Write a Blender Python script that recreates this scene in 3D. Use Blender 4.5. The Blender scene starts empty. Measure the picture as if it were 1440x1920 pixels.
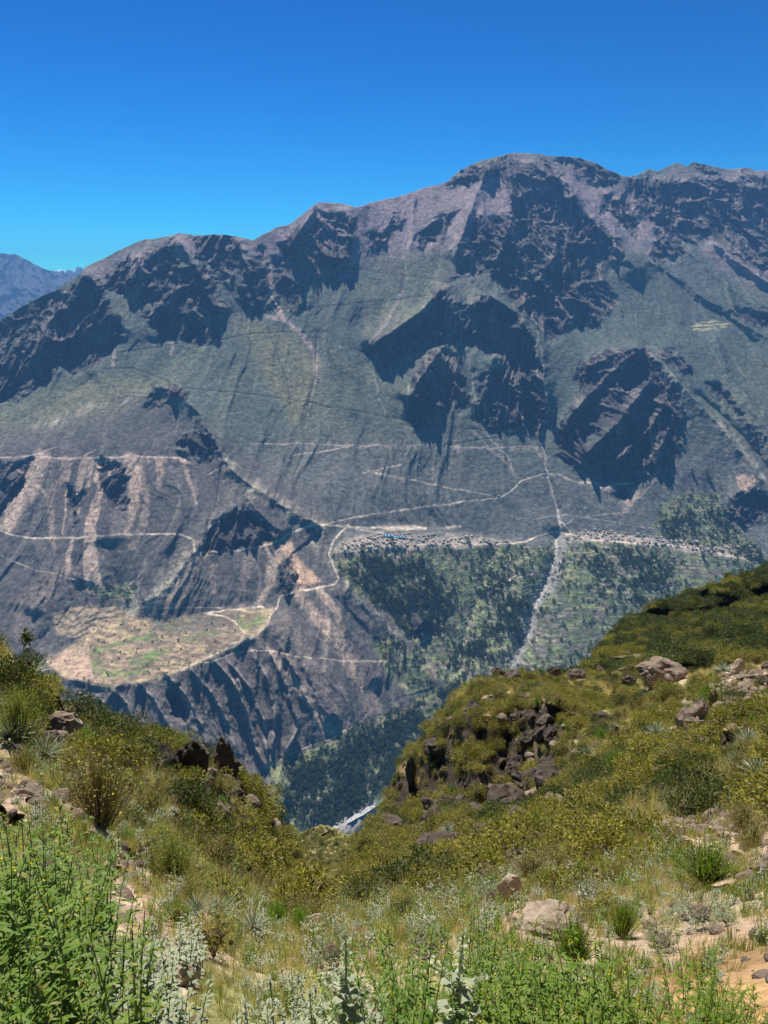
import bpy, math, random
import numpy as np
from mathutils import Vector, Matrix, Quaternion

# ------------------------------------------------------------------ camera, sky, sun, exposure
S = bpy.context.scene
COL = S.collection
PITCH = math.radians(16.0)
SP, CP = math.sin(PITCH), math.cos(PITCH)
cam_d = bpy.data.cameras.new("camera"); cam = bpy.data.objects.new("camera", cam_d); COL.objects.link(cam)
cam_d.sensor_fit = 'VERTICAL'; cam_d.sensor_height = 32.0; cam_d.sensor_width = 24.0; cam_d.lens = 24.0
cam_d.clip_start = 0.05; cam_d.clip_end = 80000.0
cam.location = (0, 0, 0); cam.rotation_euler = (math.radians(90) - PITCH, 0, 0)
S.camera = cam

SUN_EL, SUN_AZ = math.radians(56.0), math.radians(-17.0)      # azimuth measured from +Y towards +X
W = bpy.data.worlds.new("World"); S.world = W; W.use_nodes = True
wn = W.node_tree.nodes; wl = W.node_tree.links
bg = wn["Background"]
sky = wn.new("ShaderNodeTexSky"); sky.sky_type = 'NISHITA'; sky.sun_disc = False
sky.sun_elevation = SUN_EL; sky.sun_rotation = SUN_AZ
sky.altitude = 3200.0; sky.air_density = 1.0; sky.dust_density = 0.15; sky.ozone_density = 2.5
hs = wn.new("ShaderNodeHueSaturation"); hs.inputs["Saturation"].default_value = 1.4
wl.new(sky.outputs[0], hs.inputs["Color"]); tint = wn.new("ShaderNodeMix"); tint.data_type = "RGBA"; tint.blend_type = "MULTIPLY"; tint.inputs[0].default_value = 1.0; tint.inputs[7].default_value = (.09, .58, .505, 1)
gam = wn.new("ShaderNodeGamma"); gam.inputs[1].default_value = 1.45; wl.new(hs.outputs[0], gam.inputs[0]); wl.new(gam.outputs[0], tint.inputs[6]); wl.new(tint.outputs[2], bg.inputs[0])
bg.inputs[1].default_value = 0.055
sun_d = bpy.data.lights.new("sun", 'SUN'); sun_d.energy = 5.0; sun_d.angle = math.radians(0.5); sun_d.color = (1.0, 0.94, 0.86)
sun = bpy.data.objects.new("sun", sun_d); COL.objects.link(sun)
sdir = Vector((math.sin(SUN_AZ) * math.cos(SUN_EL), math.cos(SUN_AZ) * math.cos(SUN_EL), math.sin(SUN_EL)))
sun.rotation_euler = sdir.to_track_quat('Z', 'Y').to_euler()
S.view_settings.view_transform = 'Standard'; S.view_settings.look = 'None'
S.view_settings.gamma = 1.0; S.view_settings.exposure = 0.8; S.view_settings.use_curve_mapping = False
S.render.engine = 'CYCLES'
S.cycles.max_bounces = 4; S.cycles.diffuse_bounces = 2; S.cycles.glossy_bounces = 2; S.cycles.transmission_bounces = 2
S.cycles.volume_bounces = 0; S.cycles.transparent_max_bounces = 8
S.cycles.use_adaptive_sampling = True

# ------------------------------------------------------------------ helpers
F = 1440.0
def pix(u, v, t):
    """point seen at photo pixel (u, v) at forward depth t"""
    u = np.asarray(u, float); v = np.asarray(v, float); t = np.asarray(t, float)
    xc = (u - 720.0) / F; yc = (960.0 - v) / F
    return np.stack([t * xc, t * (CP + SP * yc), t * (-SP + CP * yc)], -1)

_rng = np.random.RandomState(11)
_TAB = _rng.rand(256, 256)
def vnoise(x, y, seed=0):
    x = x + seed * 37.17; y = y + seed * 91.73
    xi = np.floor(x).astype(np.int64); yi = np.floor(y).astype(np.int64)
    fx = x - xi; fy = y - yi
    fx = fx * fx * fx * (fx * (fx * 6 - 15) + 10); fy = fy * fy * fy * (fy * (fy * 6 - 15) + 10)
    a = _TAB[yi & 255, xi & 255]; b = _TAB[yi & 255, (xi + 1) & 255]
    c = _TAB[(yi + 1) & 255, xi & 255]; d = _TAB[(yi + 1) & 255, (xi + 1) & 255]
    return (a + (b - a) * fx + (c - a) * fy + (a - b - c + d) * fx * fy) * 2 - 1
def fbm(x, y, octs=5, seed=0, gain=0.5):
    s = 0; a = 1; n = 0; c, r = math.cos(0.5), math.sin(0.5)
    for o in range(octs):
        s = s + a * vnoise(x, y, seed + o * 3); n += a; a *= gain
        x, y = (x * c - y * r) * 2.03, (x * r + y * c) * 2.03
    return s / n
def ridged(x, y, octs=5, seed=0, gain=0.55):
    s = 0; a = 1; n = 0; w = 1.0; c, r = math.cos(0.35), math.sin(0.35)
    for o in range(octs):
        k = 1 - np.abs(vnoise(x, y, seed + o * 5)) * 1.6
        k = np.clip(k, 0, 1) ** 2
        s = s + a * k * w; n += a; a *= gain; w = np.clip(k * 1.5 + 0.25, 0, 1)
        x, y = (x * c - y * r) * 2.07, (x * r + y * c) * 2.07
    return s / n
def sstep(a, b, x):
    t = np.clip((x - a) / (b - a), 0, 1); return t * t * (3 - 2 * t)
def segdist(U, V, pts, closed=False):
    """distance to a polyline and the running parameter along it"""
    best = np.full(U.shape, 1e9); par = np.zeros(U.shape); L = 0.0
    n = len(pts)
    for i in range(n if closed else n - 1):
        ax, ay = pts[i]; bx, by = pts[(i + 1) % n]
        dx, dy = bx - ax, by - ay; l2 = dx * dx + dy * dy + 1e-9
        k = np.clip(((U - ax) * dx + (V - ay) * dy) / l2, 0, 1)
        d = np.hypot(U - ax - k * dx, V - ay - k * dy)
        m = d < best; best = np.where(m, d, best); par = np.where(m, L + k * math.sqrt(l2), par)
        L += math.sqrt(l2)
    return best, par / max(L, 1e-6)
def polymask(U, V, pts, soft=4.0):
    out = np.zeros(U.shape)
    a = np.array(pts, float); pad = soft + 2
    sel = (U > a[:, 0].min() - pad) & (U < a[:, 0].max() + pad) & (V > a[:, 1].min() - pad) & (V < a[:, 1].max() + pad)
    if not sel.any(): return out
    u = U[sel]; v = V[sel]
    ins = np.zeros(u.shape, bool); n = len(a)
    for i in range(n):
        x1, y1 = a[i]; x2, y2 = a[(i + 1) % n]
        c = ((y1 > v) != (y2 > v))
        ins ^= c & (u < (x2 - x1) * (v - y1) / ((y2 - y1) if y2 != y1 else 1e-9) + x1)
    d, _ = segdist(u, v, pts, True)
    sd = np.where(ins, d, -d)
    out[sel] = sstep(-soft, soft, sd)
    return out
def linemask(U, V, pts, w, soft=1.2, w2=None):
    """w half width (px) at the start, w2 at the end"""
    out = np.zeros(U.shape); a = np.array(pts, float); pad = max(w, w2 or 0) + soft + 2
    sel = (U > a[:, 0].min() - pad) & (U < a[:, 0].max() + pad) & (V > a[:, 1].min() - pad) & (V < a[:, 1].max() + pad)
    if not sel.any(): return out
    d, k = segdist(U[sel], V[sel], pts)
    ww = w if w2 is None else w + (w2 - w) * k
    out[sel] = 1 - sstep(ww - soft * .5, ww + soft, d)
    return out
def ridge(U, V, pts, h, w, wl_=None, sharp=1.0):
    """tent/bump along a polyline, heights h given at each vertex"""
    out = np.zeros(U.shape); a = np.array(pts, float); pad = w * 3.2
    sel = (U > a[:, 0].min() - pad) & (U < a[:, 0].max() + pad) & (V > a[:, 1].min() - pad) & (V < a[:, 1].max() + pad)
    if not sel.any(): return out
    d, k = segdist(U[sel], V[sel], pts)
    out[sel] = h * np.exp(-(d / w) ** sharp) * sstep(0, .12, k + .02) * (1 - sstep(.85, 1.0, k) * .9)
    return out
def tps(px, py, val, U, V, scale=600.0):
    """thin plate spline through control values"""
    px = np.array(px) / scale; py = np.array(py) / scale; n = len(px)
    def ph(r2): return r2 * np.log(r2 + 1e-12) * .5
    K = ph((px[:, None] - px[None]) ** 2 + (py[:, None] - py[None]) ** 2) + np.eye(n) * 3e-4
    P = np.stack([np.ones(n), px, py], 1)
    A = np.zeros((n + 3, n + 3)); A[:n, :n] = K; A[:n, n:] = P; A[n:, :n] = P.T
    w = np.linalg.solve(A, np.r_[np.array(val), 0, 0, 0])
    u = U / scale; v = V / scale; out = w[n] + w[n + 1] * u + w[n + 2] * v
    for i in range(n): out = out + w[i] * ph((u - px[i]) ** 2 + (v - py[i]) ** 2)
    return out
def solve_depth(Ug, Vg, slope_deg, G0, step, lam_len=160.0, wx=1.0):
    """log depth whose fall-line steepness follows slope_deg and whose large shape follows G0"""
    yc = (960.0 - Vg) / F; Y = CP + SP * yc; Z = -SP + CP * yc
    tS = np.tan(np.radians(slope_deg))
    a = (CP - tS * SP) / np.maximum(tS * Y - Z, .08)
    gy = -a / F * step                       # change of ln t per row (rows run downwards)
    H, Wd = Ug.shape
    gy = .5 * (gy[1:] + gy[:-1])
    div = np.zeros((H, Wd)); div[:-1] += gy; div[1:] -= gy     # = divergence of the target field
    lam = (step / lam_len) ** 2
    rhs = -div + lam * G0
    M = np.zeros((2 * H, 2 * Wd)); M[:H, :Wd] = rhs; M[H:, :Wd] = rhs[::-1]; M[:, Wd:] = M[:, :Wd][:, ::-1]
    ky = 2 - 2 * np.cos(2 * np.pi * np.fft.fftfreq(2 * H)); kx = 2 - 2 * np.cos(2 * np.pi * np.fft.fftfreq(2 * Wd))
    L = np.real(np.fft.ifft2(np.fft.fft2(M) / (ky[:, None] + wx * kx[None] + lam)))
    return L[:H, :Wd]
def bilin(A, u0, v0, step, U, V):
    x = np.clip((U - u0) / step, 0, A.shape[1] - 1.001); y = np.clip((V - v0) / step, 0, A.shape[0] - 1.001)
    xi = x.astype(int); yi = y.astype(int); fx = x - xi; fy = y - yi
    return (A[yi, xi] * (1 - fx) + A[yi, xi + 1] * fx) * (1 - fy) + (A[yi + 1, xi] * (1 - fx) + A[yi + 1, xi + 1] * fx) * fy
def fpts(pts):
    a = np.array(pts, float); return lambda u: np.interp(u, a[:, 0], a[:, 1])
def mix(a, b, m):
    return a + (np.asarray(b) - a) * m[..., None]
def tag(o, label=None, cat=None, group=None, kind=None):
    if label: o["label"] = label
    if cat: o["category"] = cat
    if group: o["group"] = group
    if kind: o["kind"] = kind
    return o
def grid_mesh(name, P, colr=None, attrs=None, mat=None, smooth=True, keep=None):
    """P (rows, cols, 3) -> mesh; rows run from bottom to top so that normals face the viewer"""
    R, C, _ = P.shape
    me = bpy.data.meshes.new(name)
    idx = np.arange(R * C).reshape(R, C)
    q = np.stack([idx[:-1, :-1], idx[:-1, 1:], idx[1:, 1:], idx[1:, :-1]], -1).reshape(-1, 4)
    me.vertices.add(R * C); me.vertices.foreach_set("co", P.reshape(-1).astype(np.float32))
    me.loops.add(q.size); me.loops.foreach_set("vertex_index", q.reshape(-1).astype(np.int32))
    me.polygons.add(len(q)); me.polygons.foreach_set("loop_start", (np.arange(len(q)) * 4).astype(np.int32))
    me.polygons.foreach_set("use_smooth", np.full(len(q), smooth))
    me.update(calc_edges=True)
    if colr is not None:
        at = me.color_attributes.new("Col", 'FLOAT_COLOR', 'POINT')
        c4 = np.ones((R * C, 4), np.float32); c4[:, :3] = colr.reshape(-1, 3); at.data.foreach_set("color", c4.reshape(-1))
    for k, v in (attrs or {}).items():
        at = me.attributes.new(k, 'FLOAT', 'POINT'); at.data.foreach_set("value", v.reshape(-1).astype(np.float32))
    if mat: me.materials.append(mat)
    o = bpy.data.objects.new(name, me); COL.objects.link(o)
    return o
class NT:
    """small node helper"""
    def __init__(s, name):
        s.m = bpy.data.materials.new(name); s.m.use_nodes = True; s.t = s.m.node_tree
        s.b = s.t.nodes["Principled BSDF"]; s.b.inputs["Roughness"].default_value = .9
        s.b.inputs["Specular IOR Level"].default_value = .12
    def n(s, typ, **kw):
        x = s.t.nodes.new(typ)
        for k, v in kw.items():
            if hasattr(x, k) and k not in x.inputs: setattr(x, k, v)
            else: x.inputs[k].default_value = v
        return x
    def l(s, a, b): s.t.links.new(a, b)
    def math(s, op, a, b=None, c=None, clamp=False):
        x = s.n("ShaderNodeMath", operation=op); x.use_clamp = clamp
        for i, q in enumerate((a, b, c)):
            if q is None: continue
            if isinstance(q, (int, float)): x.inputs[i].default_value = q
            else: s.l(q, x.inputs[i])
        return x.outputs[0]
    def noise(s, scale, detail=3, rough=.55, vec=None):
        x = s.n("ShaderNodeTexNoise"); x.inputs["Scale"].default_value = scale; x.inputs["Detail"].default_value = detail
        x.inputs["Roughness"].default_value = rough
        if vec is not None: s.l(vec, x.inputs["Vector"])
        return x.outputs["Fac"]
    def ramp(s, fac, stops):
        x = s.n("ShaderNodeValToRGB"); e = x.color_ramp.elements
        while len(e) < len(stops): e.new(.5)
        for i, (p, c) in enumerate(stops): e[i].position = p; e[i].color = (*c, 1) if len(c) == 3 else c
        s.l(fac, x.inputs[0]); return x.outputs[0]
    def mixc(s, fac, a, b, mode='MIX'):
        x = s.n("ShaderNodeMix", data_type='RGBA', blend_type=mode)
        for i, q in ((0, fac), (6, a), (7, b)):
            if isinstance(q, (int, float)): x.inputs[i].default_value = q
            elif isinstance(q, tuple): x.inputs[i].default_value = (*q, 1)
            else: s.l(q, x.inputs[i])
        return x.outputs[2]
    def bump(s, h, strength, dist):
        x = s.n("ShaderNodeBump"); x.inputs["Strength"].default_value = strength; x.inputs["Distance"].default_value = dist
        s.l(h, x.inputs["Height"]); s.l(x.outputs[0], s.b.inputs["Normal"]); return x
HAZE = 4.7e-5
# ------------------------------------------------------------------ far side of the canyon
SKYLINE = [(-200,700),(-100,650),(0,598),(40,575),(100,545),(150,513),(160,500),(190,487),(230,465),(270,448),(340,439),(365,441),(395,440),
 (440,442),(475,450),(500,437),(520,426),(545,418),(570,400),(595,381),(620,379),(650,384),(665,388),(700,380),(740,370),(800,352),
 (840,340),(860,322),(880,310),(920,296),(945,290),(975,286),(1010,288),(1040,292),(1060,293),(1095,297),(1120,306),(1150,322),
 (1170,332),(1195,328),(1212,320),(1220,316),(1232,322),(1250,312),(1270,306),(1290,311),(1299,305),(1318,306),(1350,316),(1400,315),(1420,321),
 (1440,320),(1600,318),(1700,330)]
NEARSIL = [(-300,1100),(0,1205),(45,1250),(80,1270),(120,1325),(180,1350),(245,1368),(330,1385),(400,1412),(450,1465),(490,1500),(530,1555),
 (640,1590),(718,1520),(725,1480),(760,1410),(790,1385),(830,1330),(865,1285),(900,1268),(1090,1262),(1140,1200),(1180,1160),
 (1230,1135),(1300,1110),(1370,1085),(1440,1062),(1700,960)]
CLIFFS = [
 [(-150,700),(-60,640),(0,600),(40,577),(90,556),(130,541),(160,520),(195,530),(200,560),(225,600),(232,640),(190,680),(150,698),(100,690),(95,715),(60,733),(30,750),(0,745),(-60,780),(-150,800)],
 [(198,520),(215,500),(270,480),(300,455),(330,455),(325,490),(300,520),(262,545),(255,552),(225,548),(200,540)],
 [(262,548),(300,518),(335,490),(325,545),(300,568),(268,572),(257,560)],
 [(345,500),(370,495),(400,520),(425,575),(408,588),(398,600),(413,622),(410,637),(370,643),(345,635),(310,642),(285,612),(270,590),(300,562),(322,530)],
 [(362,450),(400,442),(445,446),(457,470),(440,492),(430,535),(410,530),(390,500),(370,480)],
 [(445,492),(480,480),(500,500),(510,560),(516,585),(480,588),(450,570),(445,540)],
 [(512,482),(540,500),(560,540),(578,580),(540,582),(520,550)],
 [(520,462),(545,432),(558,412),(580,425),(600,400),(640,402),(664,400),(670,440),(655,490),(635,505),(608,522),(580,505),(545,485)],
 [(692,442),(715,436),(740,405),(757,400),(755,415),(735,440),(718,470),(700,470)],
 [(840,352),(870,320),(922,295),(948,293),(960,299),(986,303),(1021,290),(1042,311),(1053,334),(1062,346),(1047,375),(1036,352),(1007,346),(977,357),(960,366),(948,349),(937,328),(916,331),(902,340),(872,350)],
 [(948,349),(977,357),(1036,355),(1065,352),(1097,378),(1082,387),(1077,404),(1112,401),(1141,427),(1164,454),(1174,474),(1155,497),(1129,494),(1126,521),(1158,567),(1129,597),(1112,614),(1082,608),(1036,643),(1007,631),(995,605),(966,576),(945,556),(925,524),(907,515),(867,521),(849,518),(872,486),(864,462),(884,425),(902,401),(916,425),(937,395),(960,407),(957,369)],
 [(1044,297),(1088,296),(1112,308),(1152,325),(1164,340),(1141,355),(1112,346),(1077,320)],
 [(1135,372),(1170,369),(1196,422),(1193,445),(1149,401),(1129,398)],
 [(820,415),(855,401),(837,433),(820,451),(790,470),(780,455),(800,430)],
 [(1183,339),(1210,331),(1253,331),(1268,341),(1294,345),(1354,339),(1375,343),(1388,332),(1418,335),(1440,337),(1600,340),(1600,600),(1440,523),(1396,489),(1354,457),(1324,440),(1298,459),(1260,444),(1232,418),(1196,405),(1183,375)],
 [(1294,311),(1332,309),(1356,331),(1311,326)],
 [(1234,435),(1277,452),(1283,478),(1268,484),(1234,493),(1221,476),(1232,461)],
 [(1366,585),(1418,576),(1460,590),(1500,640),(1440,618),(1407,604)],
 [(680,653),(695,641),(720,622),(753,607),(787,589),(811,589),(811,540),(836,534),(854,558),(860,567),(851,583),(863,628),(854,650),(836,644),(805,653),(771,668),(741,683),(729,691),(719,686),(706,662),(690,677),(678,659)],
 [(771,726),(770,702),(793,671),(830,656),(854,668),(869,696),(871,729),(883,745),(882,763),(860,772),(851,754),(836,778),(820,787),(805,783),(793,800),(781,806),(765,794),(758,769),(762,751),(787,735)],
 [(857,598),(872,573),(909,549),(934,570),(976,595),(1004,628),(1007,662),(1022,696),(1025,754),(1031,781),(1019,818),(1007,820),(986,803),(964,812),(943,803),(921,806),(888,781),(897,745),(906,720),(901,708),(918,696),(950,692),(943,671),(915,665),(924,650),(894,650),(879,641),(863,628)],
 [(1078,700),(1095,675),(1150,657),(1208,649),(1247,700),(1267,728),(1274,749),(1282,784),(1280,835),(1267,861),(1245,876),(1215,892),(1197,903),(1130,905),(1065,872),(1045,850),(1045,800),(1075,750)],
 [(1234,660),(1272,657),(1298,686),(1300,701),(1291,701),(1252,679)],
 [(1330,720),(1352,722),(1400,790),(1440,840),(1420,830),(1375,775)],
 [(1361,966),(1370,935),(1392,922),(1422,922),(1440,935),(1560,960),(1560,990),(1438,968),(1403,988),(1388,988)],
 [(1150,905),(1198,905),(1182,930),(1160,942)],
 [(288,735),(320,722),(355,735),(350,750),(320,742),(300,765),(272,765)],
 [(330,830),(350,812),(380,808),(410,828),(415,860),(385,870),(340,858)],
 [(372,1034),(388,1000),(420,965),(452,948),(500,985),(522,1008),(490,1022),(440,1030),(400,1036)],
 [(185,868),(232,868),(242,900),(238,945),(215,962),(195,920)], [(130,915),(155,925),(150,950),(140,990),(128,950)], [(-40,870),(62,866),(45,905),(5,962),(-40,980)],
 [(528,1060),(545,1045),(560,1100),(540,1120),(522,1112)],
 [(318,1300),(335,1290),(350,1330),(345,1352),(322,1340)],
 [(768,1145),(790,1150),(800,1185),(785,1200),(765,1180)],
]
ROADS = [  # points, half width, colour index
 ([(-150,862),(0,857),(40,855),(105,858),(150,860),(230,857),(345,857)],1.8,0),
 ([(345,862),(390,890),(432,868),(425,860)],.8,0),
 ([(-100,960),(0,993),(20,1003),(60,1009),(150,1008),(230,1001),(335,1001),(362,1013),(366,1035),(440,1031),(490,1025),(530,1014),(548,997),(575,988),(605,982),(640,987),(700,990),(750,989)],2.1,1),
 ([(605,982),(700,965),(800,950),(935,933),(957,920),(975,900),(1020,886),(1050,890),(1080,905),(1130,908),(1190,906)],1.4,1),
 ([(655,985),(625,1010),(617,1040),(625,1060),(636,1085),(630,1093),(600,1101),(550,1110),(525,1120),(522,1138),(512,1150)],2.2,1),
 ([(385,1150),(440,1143),(490,1137),(512,1146),(500,1175),(470,1195),(430,1215),(370,1242),(340,1255)],2.0,1),
 ([(385,1150),(415,1155),(440,1166),(460,1188),(450,1202),(430,1208)],1.4,1),
 ([(470,832),(560,832),(650,833),(720,834),(800,836),(860,838),(900,840),(960,838),(1000,838)],1.2,0),
 ([(545,856),(590,848),(620,843),(660,834)],1.0,1),
 ([(690,882),(720,888),(830,912),(935,932)],1.0,1), ([(680,885),(755,871)],.8,1),
 ([(750,1024),(800,1018),(860,1019),(920,1021),(980,1018),(1010,1005),(1045,996),(1075,1003),(1100,1012),(1150,1016),(1200,1020),(1300,1026),(1400,1050)],1.5,1),
 ([(365,1242),(395,1243),(430,1226),(470,1219),(500,1220),(560,1232),(640,1238),(720,1240)],1.0,1),
 ([(500,1440),(560,1405),(620,1385),(680,1352),(700,1330)],.8,1),
 ([(1075,1003),(1062,985),(1050,975)],.9,1), ([(640,987),(720,1000),(700,1012),(660,1018)],1.0,1),
 ([(105,838),(60,855)],1.0,0), ([(180,845),(150,858)],.8,0), ([(1000,838),(900,838)],.6,0),
 ([(0,1040),(60,1068),(110,1078),(150,1090)],.8,1), ([(250,1135),(300,1140),(420,1140)],.6,1),
 ([(255,1120),(240,1100),(262,1080)],.8,1),
 ([(940,1055),(975,1075),(950,1090),(1000,1075)],.8,1), ([(920,1100),(945,1080)],.8,1),
 ([(1150,905),(1180,960),(1100,970)],.5,0), ([(1000,975),(1060,965),(1180,985),(1230,990)],.6,0),
]
SHADED_CUTS = [
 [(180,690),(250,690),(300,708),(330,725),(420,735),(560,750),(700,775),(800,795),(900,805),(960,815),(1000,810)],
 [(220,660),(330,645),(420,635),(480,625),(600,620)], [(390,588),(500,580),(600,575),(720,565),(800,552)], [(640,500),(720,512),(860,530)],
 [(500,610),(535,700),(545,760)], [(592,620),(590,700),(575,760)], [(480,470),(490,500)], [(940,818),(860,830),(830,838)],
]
CHUTES = [  # tan scree, points, half width at start/end, strength
 ([(82,862),(55,915),(10,985)],17,14,.95), ([(30,872),(50,892),(85,925)],3,2,.7),
 ([(187,865),(180,900),(190,915),(172,985),(168,1060),(175,1098)],4,20,1.0), ([(172,1000),(172,1098)],10,18,.6),
 ([(245,862),(256,905),(248,960),(238,1000)],14,5,.95), ([(262,880),(275,930),(268,985),(250,1020)],9,8,.45),
 ([(345,865),(355,900),(368,945)],5,1.5,.8), ([(300,862),(302,890),(298,915)],9,3,.7),
 ([(125,862),(120,900),(92,925),(98,1000),(102,1040)],10,2,.55), ([(135,870),(125,920),(118,1000)],3,1.5,.7), ([(160,865),(150,905),(145,970)],8,2,.75),
 ([(172,868),(165,910)],6,3,.7), ([(215,865),(205,900)],5,2,.6),
 ([(135,1012),(126,1040),(128,1078)],4,6,.9), ([(530,1025),(515,1060),(508,1095),(488,1130)],9,5,.85), ([(497,1020),(508,1050),(500,1090)],5,4,.6),
 ([(380,1025),(340,1090),(330,1130)],16,18,.30), ([(470,1045),(455,1100),(452,1135)],10,8,.3), ([(395,1060),(398,1110)],6,5,.3),
 ([(560,1110),(600,1165),(640,1210),(660,1260)],12,12,.75), ([(600,1105),(625,1140),(650,1200),(655,1215)],9,5,.8),
 ([(620,1190),(680,1260),(700,1330)],22,16,.28), ([(480,1195),(540,1260),(590,1330),(620,1370)],7,10,.5),
 ([(520,1160),(580,1250),(610,1330),(640,1370)],26,30,.2), ([(500,560),(520,590),(545,610)],3,3,.5),
 ([(490,475),(505,500),(512,550),(530,600),(560,620),(590,665),(592,700)],5,4,.95), ([(500,595),(540,600)],4,5,.7),
 ([(855,838),(860,850)],5,1.5,.9), ([(815,900),(812,875)],2,2,.3), ([(695,640),(720,608),(755,550)],3,5,.5), ([(810,1235),(800,1275)],9,4,.9),
 ([(815,1270),(820,1240)],4,3,.6), ([(880,800),(940,860),(965,890)],2,3,.5), ([(600,400),(612,440),(608,470)],7,3,.5),
 ([(215,655),(212,685)],4,4,.8), ([(325,645),(320,665)],3,3,.8), ([(620,500),(600,520)],3,4,.5),
 ([(1148,905),(1190,920),(1175,950)],12,8,.45), ([(1090,905),(1150,915)],6,8,.5), ([(1235,895),(1185,940),(1165,965)],2,4,.4),
 ([(120,1085),(55,1130),(40,1180)],30,20,.25), ([(960,700),(955,745),(945,800)],1.6,1.2,.8),
 ([(1000,835),(1022,862)],4,6,.5), ([(440,1010),(380,1100),(300,1140)],10,16,.12),
]
PINK = [  # high pinkish scree, soft polygons
 [(160,500),(340,440),(475,450),(600,380),(840,340),(980,287),(1170,332),(1440,318),(1620,320),(1620,420),(1350,420),(1250,420),(1200,470),(1100,440),(900,440),(840,470),(700,480),(640,520),(560,490),(500,500),(440,470),(340,480),(250,520),(180,530)],
 [(1324,442),(1356,452),(1400,487),(1440,515),(1500,560),(1500,600),(1440,545),(1390,520),(1350,500),(1320,465)],
 [(1196,405),(1232,425),(1270,455),(1260,490),(1220,485),(1200,450)],
]
GULLIES = [ # light stony beds
 ([(1000,600),(1012,640),(1022,700),(1030,760),(1018,820),(1022,870),(1028,900),(1040,950),(1053,985),(1046,1020),(1025,1080),(1005,1140),(985,1190),(965,1240),(958,1262)],1.5,3.0),
 ([(855,560),(868,640),(885,690),(893,740),(888,780),(930,830),(960,880)],1.2,1.0),
 ([(1052,990),(1075,1010),(1040,1070),(1015,1120),(990,1180)],.8,2.5), ([(1060,985),(1090,960)],.8,.6),
 ([(592,640),(586,720),(575,800)],1.0,1.0), ([(770,700),(760,790),(765,830)],.8,.8), ([(700,690),(722,770)],.8,.8)]
TERR = [ # terraced, cultivated slopes
 [(620,1042),(700,1030),(860,1028),(1000,1022),(1100,1018),(1250,1026),(1440,1060),(1560,1100),(1560,1300),(1050,1340),(880,1340),(840,1300),(800,1240),(740,1170),(660,1100),(640,1075)],
 [(1240,945),(1290,920),(1350,930),(1370,980),(1420,1030),(1440,1065),(1300,1030),(1240,1015),(1225,985)],
 [(500,1440),(600,1390),(700,1350),(780,1310),(850,1270),(900,1280),(830,1350),(760,1420),(720,1500),(650,1545),(560,1600),(520,1540),(505,1480)],
 [(690,1200),(740,1190),(800,1240),(810,1280),(780,1305),(730,1270)],
 [(165,1100),(250,1090),(262,1105),(250,1125),(190,1128)],
]
PLAT = [(85,1240),(160,1190),(215,1145),(300,1165),(370,1150),(450,1140),(515,1142),(505,1170),(470,1200),(400,1232),(330,1262),(260,1285),(190,1290),(120,1272)]
PLAT2 = [(100,1150),(150,1135),(215,1135),(235,1150),(190,1180),(150,1195),(105,1190)]
SHELF = [(620,1040),(632,1000),(700,988),(780,984),(900,1000),(1000,1012),(1060,995),(1160,1000),(1300,1012),(1420,1030),(1440,1060),(1300,1030),(1100,1022),(980,1026),(860,1028),(740,1028)]

u0, v0, st = -200.0, 262.0, 2.0
Ug, Vg = np.meshgrid(np.arange(u0, 1660, st), np.arange(v0, 1680, st))
wx_ = fbm(Ug / 45, Vg / 45, 4, 1) * 9 + fbm(Ug / 11, Vg / 11, 2, 2) * 3.2
wy_ = fbm(Ug / 45, Vg / 45, 4, 3) * 9 + fbm(Ug / 11, Vg / 11, 2, 4) * 3.2
Uw, Vw = Ug + wx_, Vg + wy_
cl = np.zeros(Ug.shape)
for p in CLIFFS: cl = np.maximum(cl, polymask(Uw, Vw, p, 10))
ctl = [(0,600,3800),(100,750,3350),(-150,780,3700),(-150,1000,2950),(0,850,2980),(330,440,3950),(480,447,4150),(620,380,4250),(800,352,4350),(980,288,4450),(1170,333,4750),
 (1300,307,4900),(1440,320,4900),(1600,320,4900),(1330,450,4450),(1200,470,4250),(300,720,3280),(430,880,2960),(600,985,2720),(640,1090,2520),(760,1230,2420),(820,1290,2380),
 (500,800,3330),(560,900,3130),(700,900,3120),(700,780,3330),(640,600,3750),(800,1020,2850),(800,850,3200),(820,600,3560),(930,560,3550),(1000,560,3900),(900,740,3300),(1060,700,3620),
 (1040,850,3250),(1050,990,2930),(1200,1010,2900),(1400,1040,2830),(1200,1190,2480),(1000,1250,2440),(1440,1060,2760),(1160,860,3080),(1200,655,3500),(1300,800,3230),(1400,850,3180),(1440,600,3900),
 (1250,620,3750),(100,1010,2600),(230,1010,2680),(366,1030,2500),(200,870,2860),(50,1150,2350),(200,1120,2560),(250,1075,2600),(430,1100,2400),(300,1170,2450),(150,1240,2290),(400,1225,2260),(500,1145,2440),
 (250,1290,2230),(520,1180,2330),(400,1300,2190),(300,1370,2080),(510,1450,2080),(600,1380,2130),(640,1200,2330),(740,1400,2180),(840,1290,2400),(640,1540,1950),(560,1600,1860),(750,1480,2080),(700,1120,2660),
 (450,960,2620),(300,1600,1800),(0,1300,2200),(-150,1300,2200),(900,1500,2050),(1300,1500,2100),(1600,1100,2700),(1600,700,3700)]
G0 = np.log(tps([c[0] for c in ctl], [c[1] for c in ctl], [c[2] for c in ctl], Ug, Vg))
Sd = np.full(Ug.shape, 33.0)
Sd = Sd + 4 * sstep(1060, 1300, Vg) * (Ug < 860)
for p in TERR: Sd = Sd + (24 - Sd) * polymask(Uw, Vw, p, 10)
Sd = Sd + (7 - Sd) * polymask(Ug, Vg, PLAT, 7)
Sd = Sd + (12 - Sd) * polymask(Ug, Vg, PLAT2, 7)
Sd = Sd + (10 - Sd) * polymask(Ug, Vg, SHELF, 6)
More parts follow.
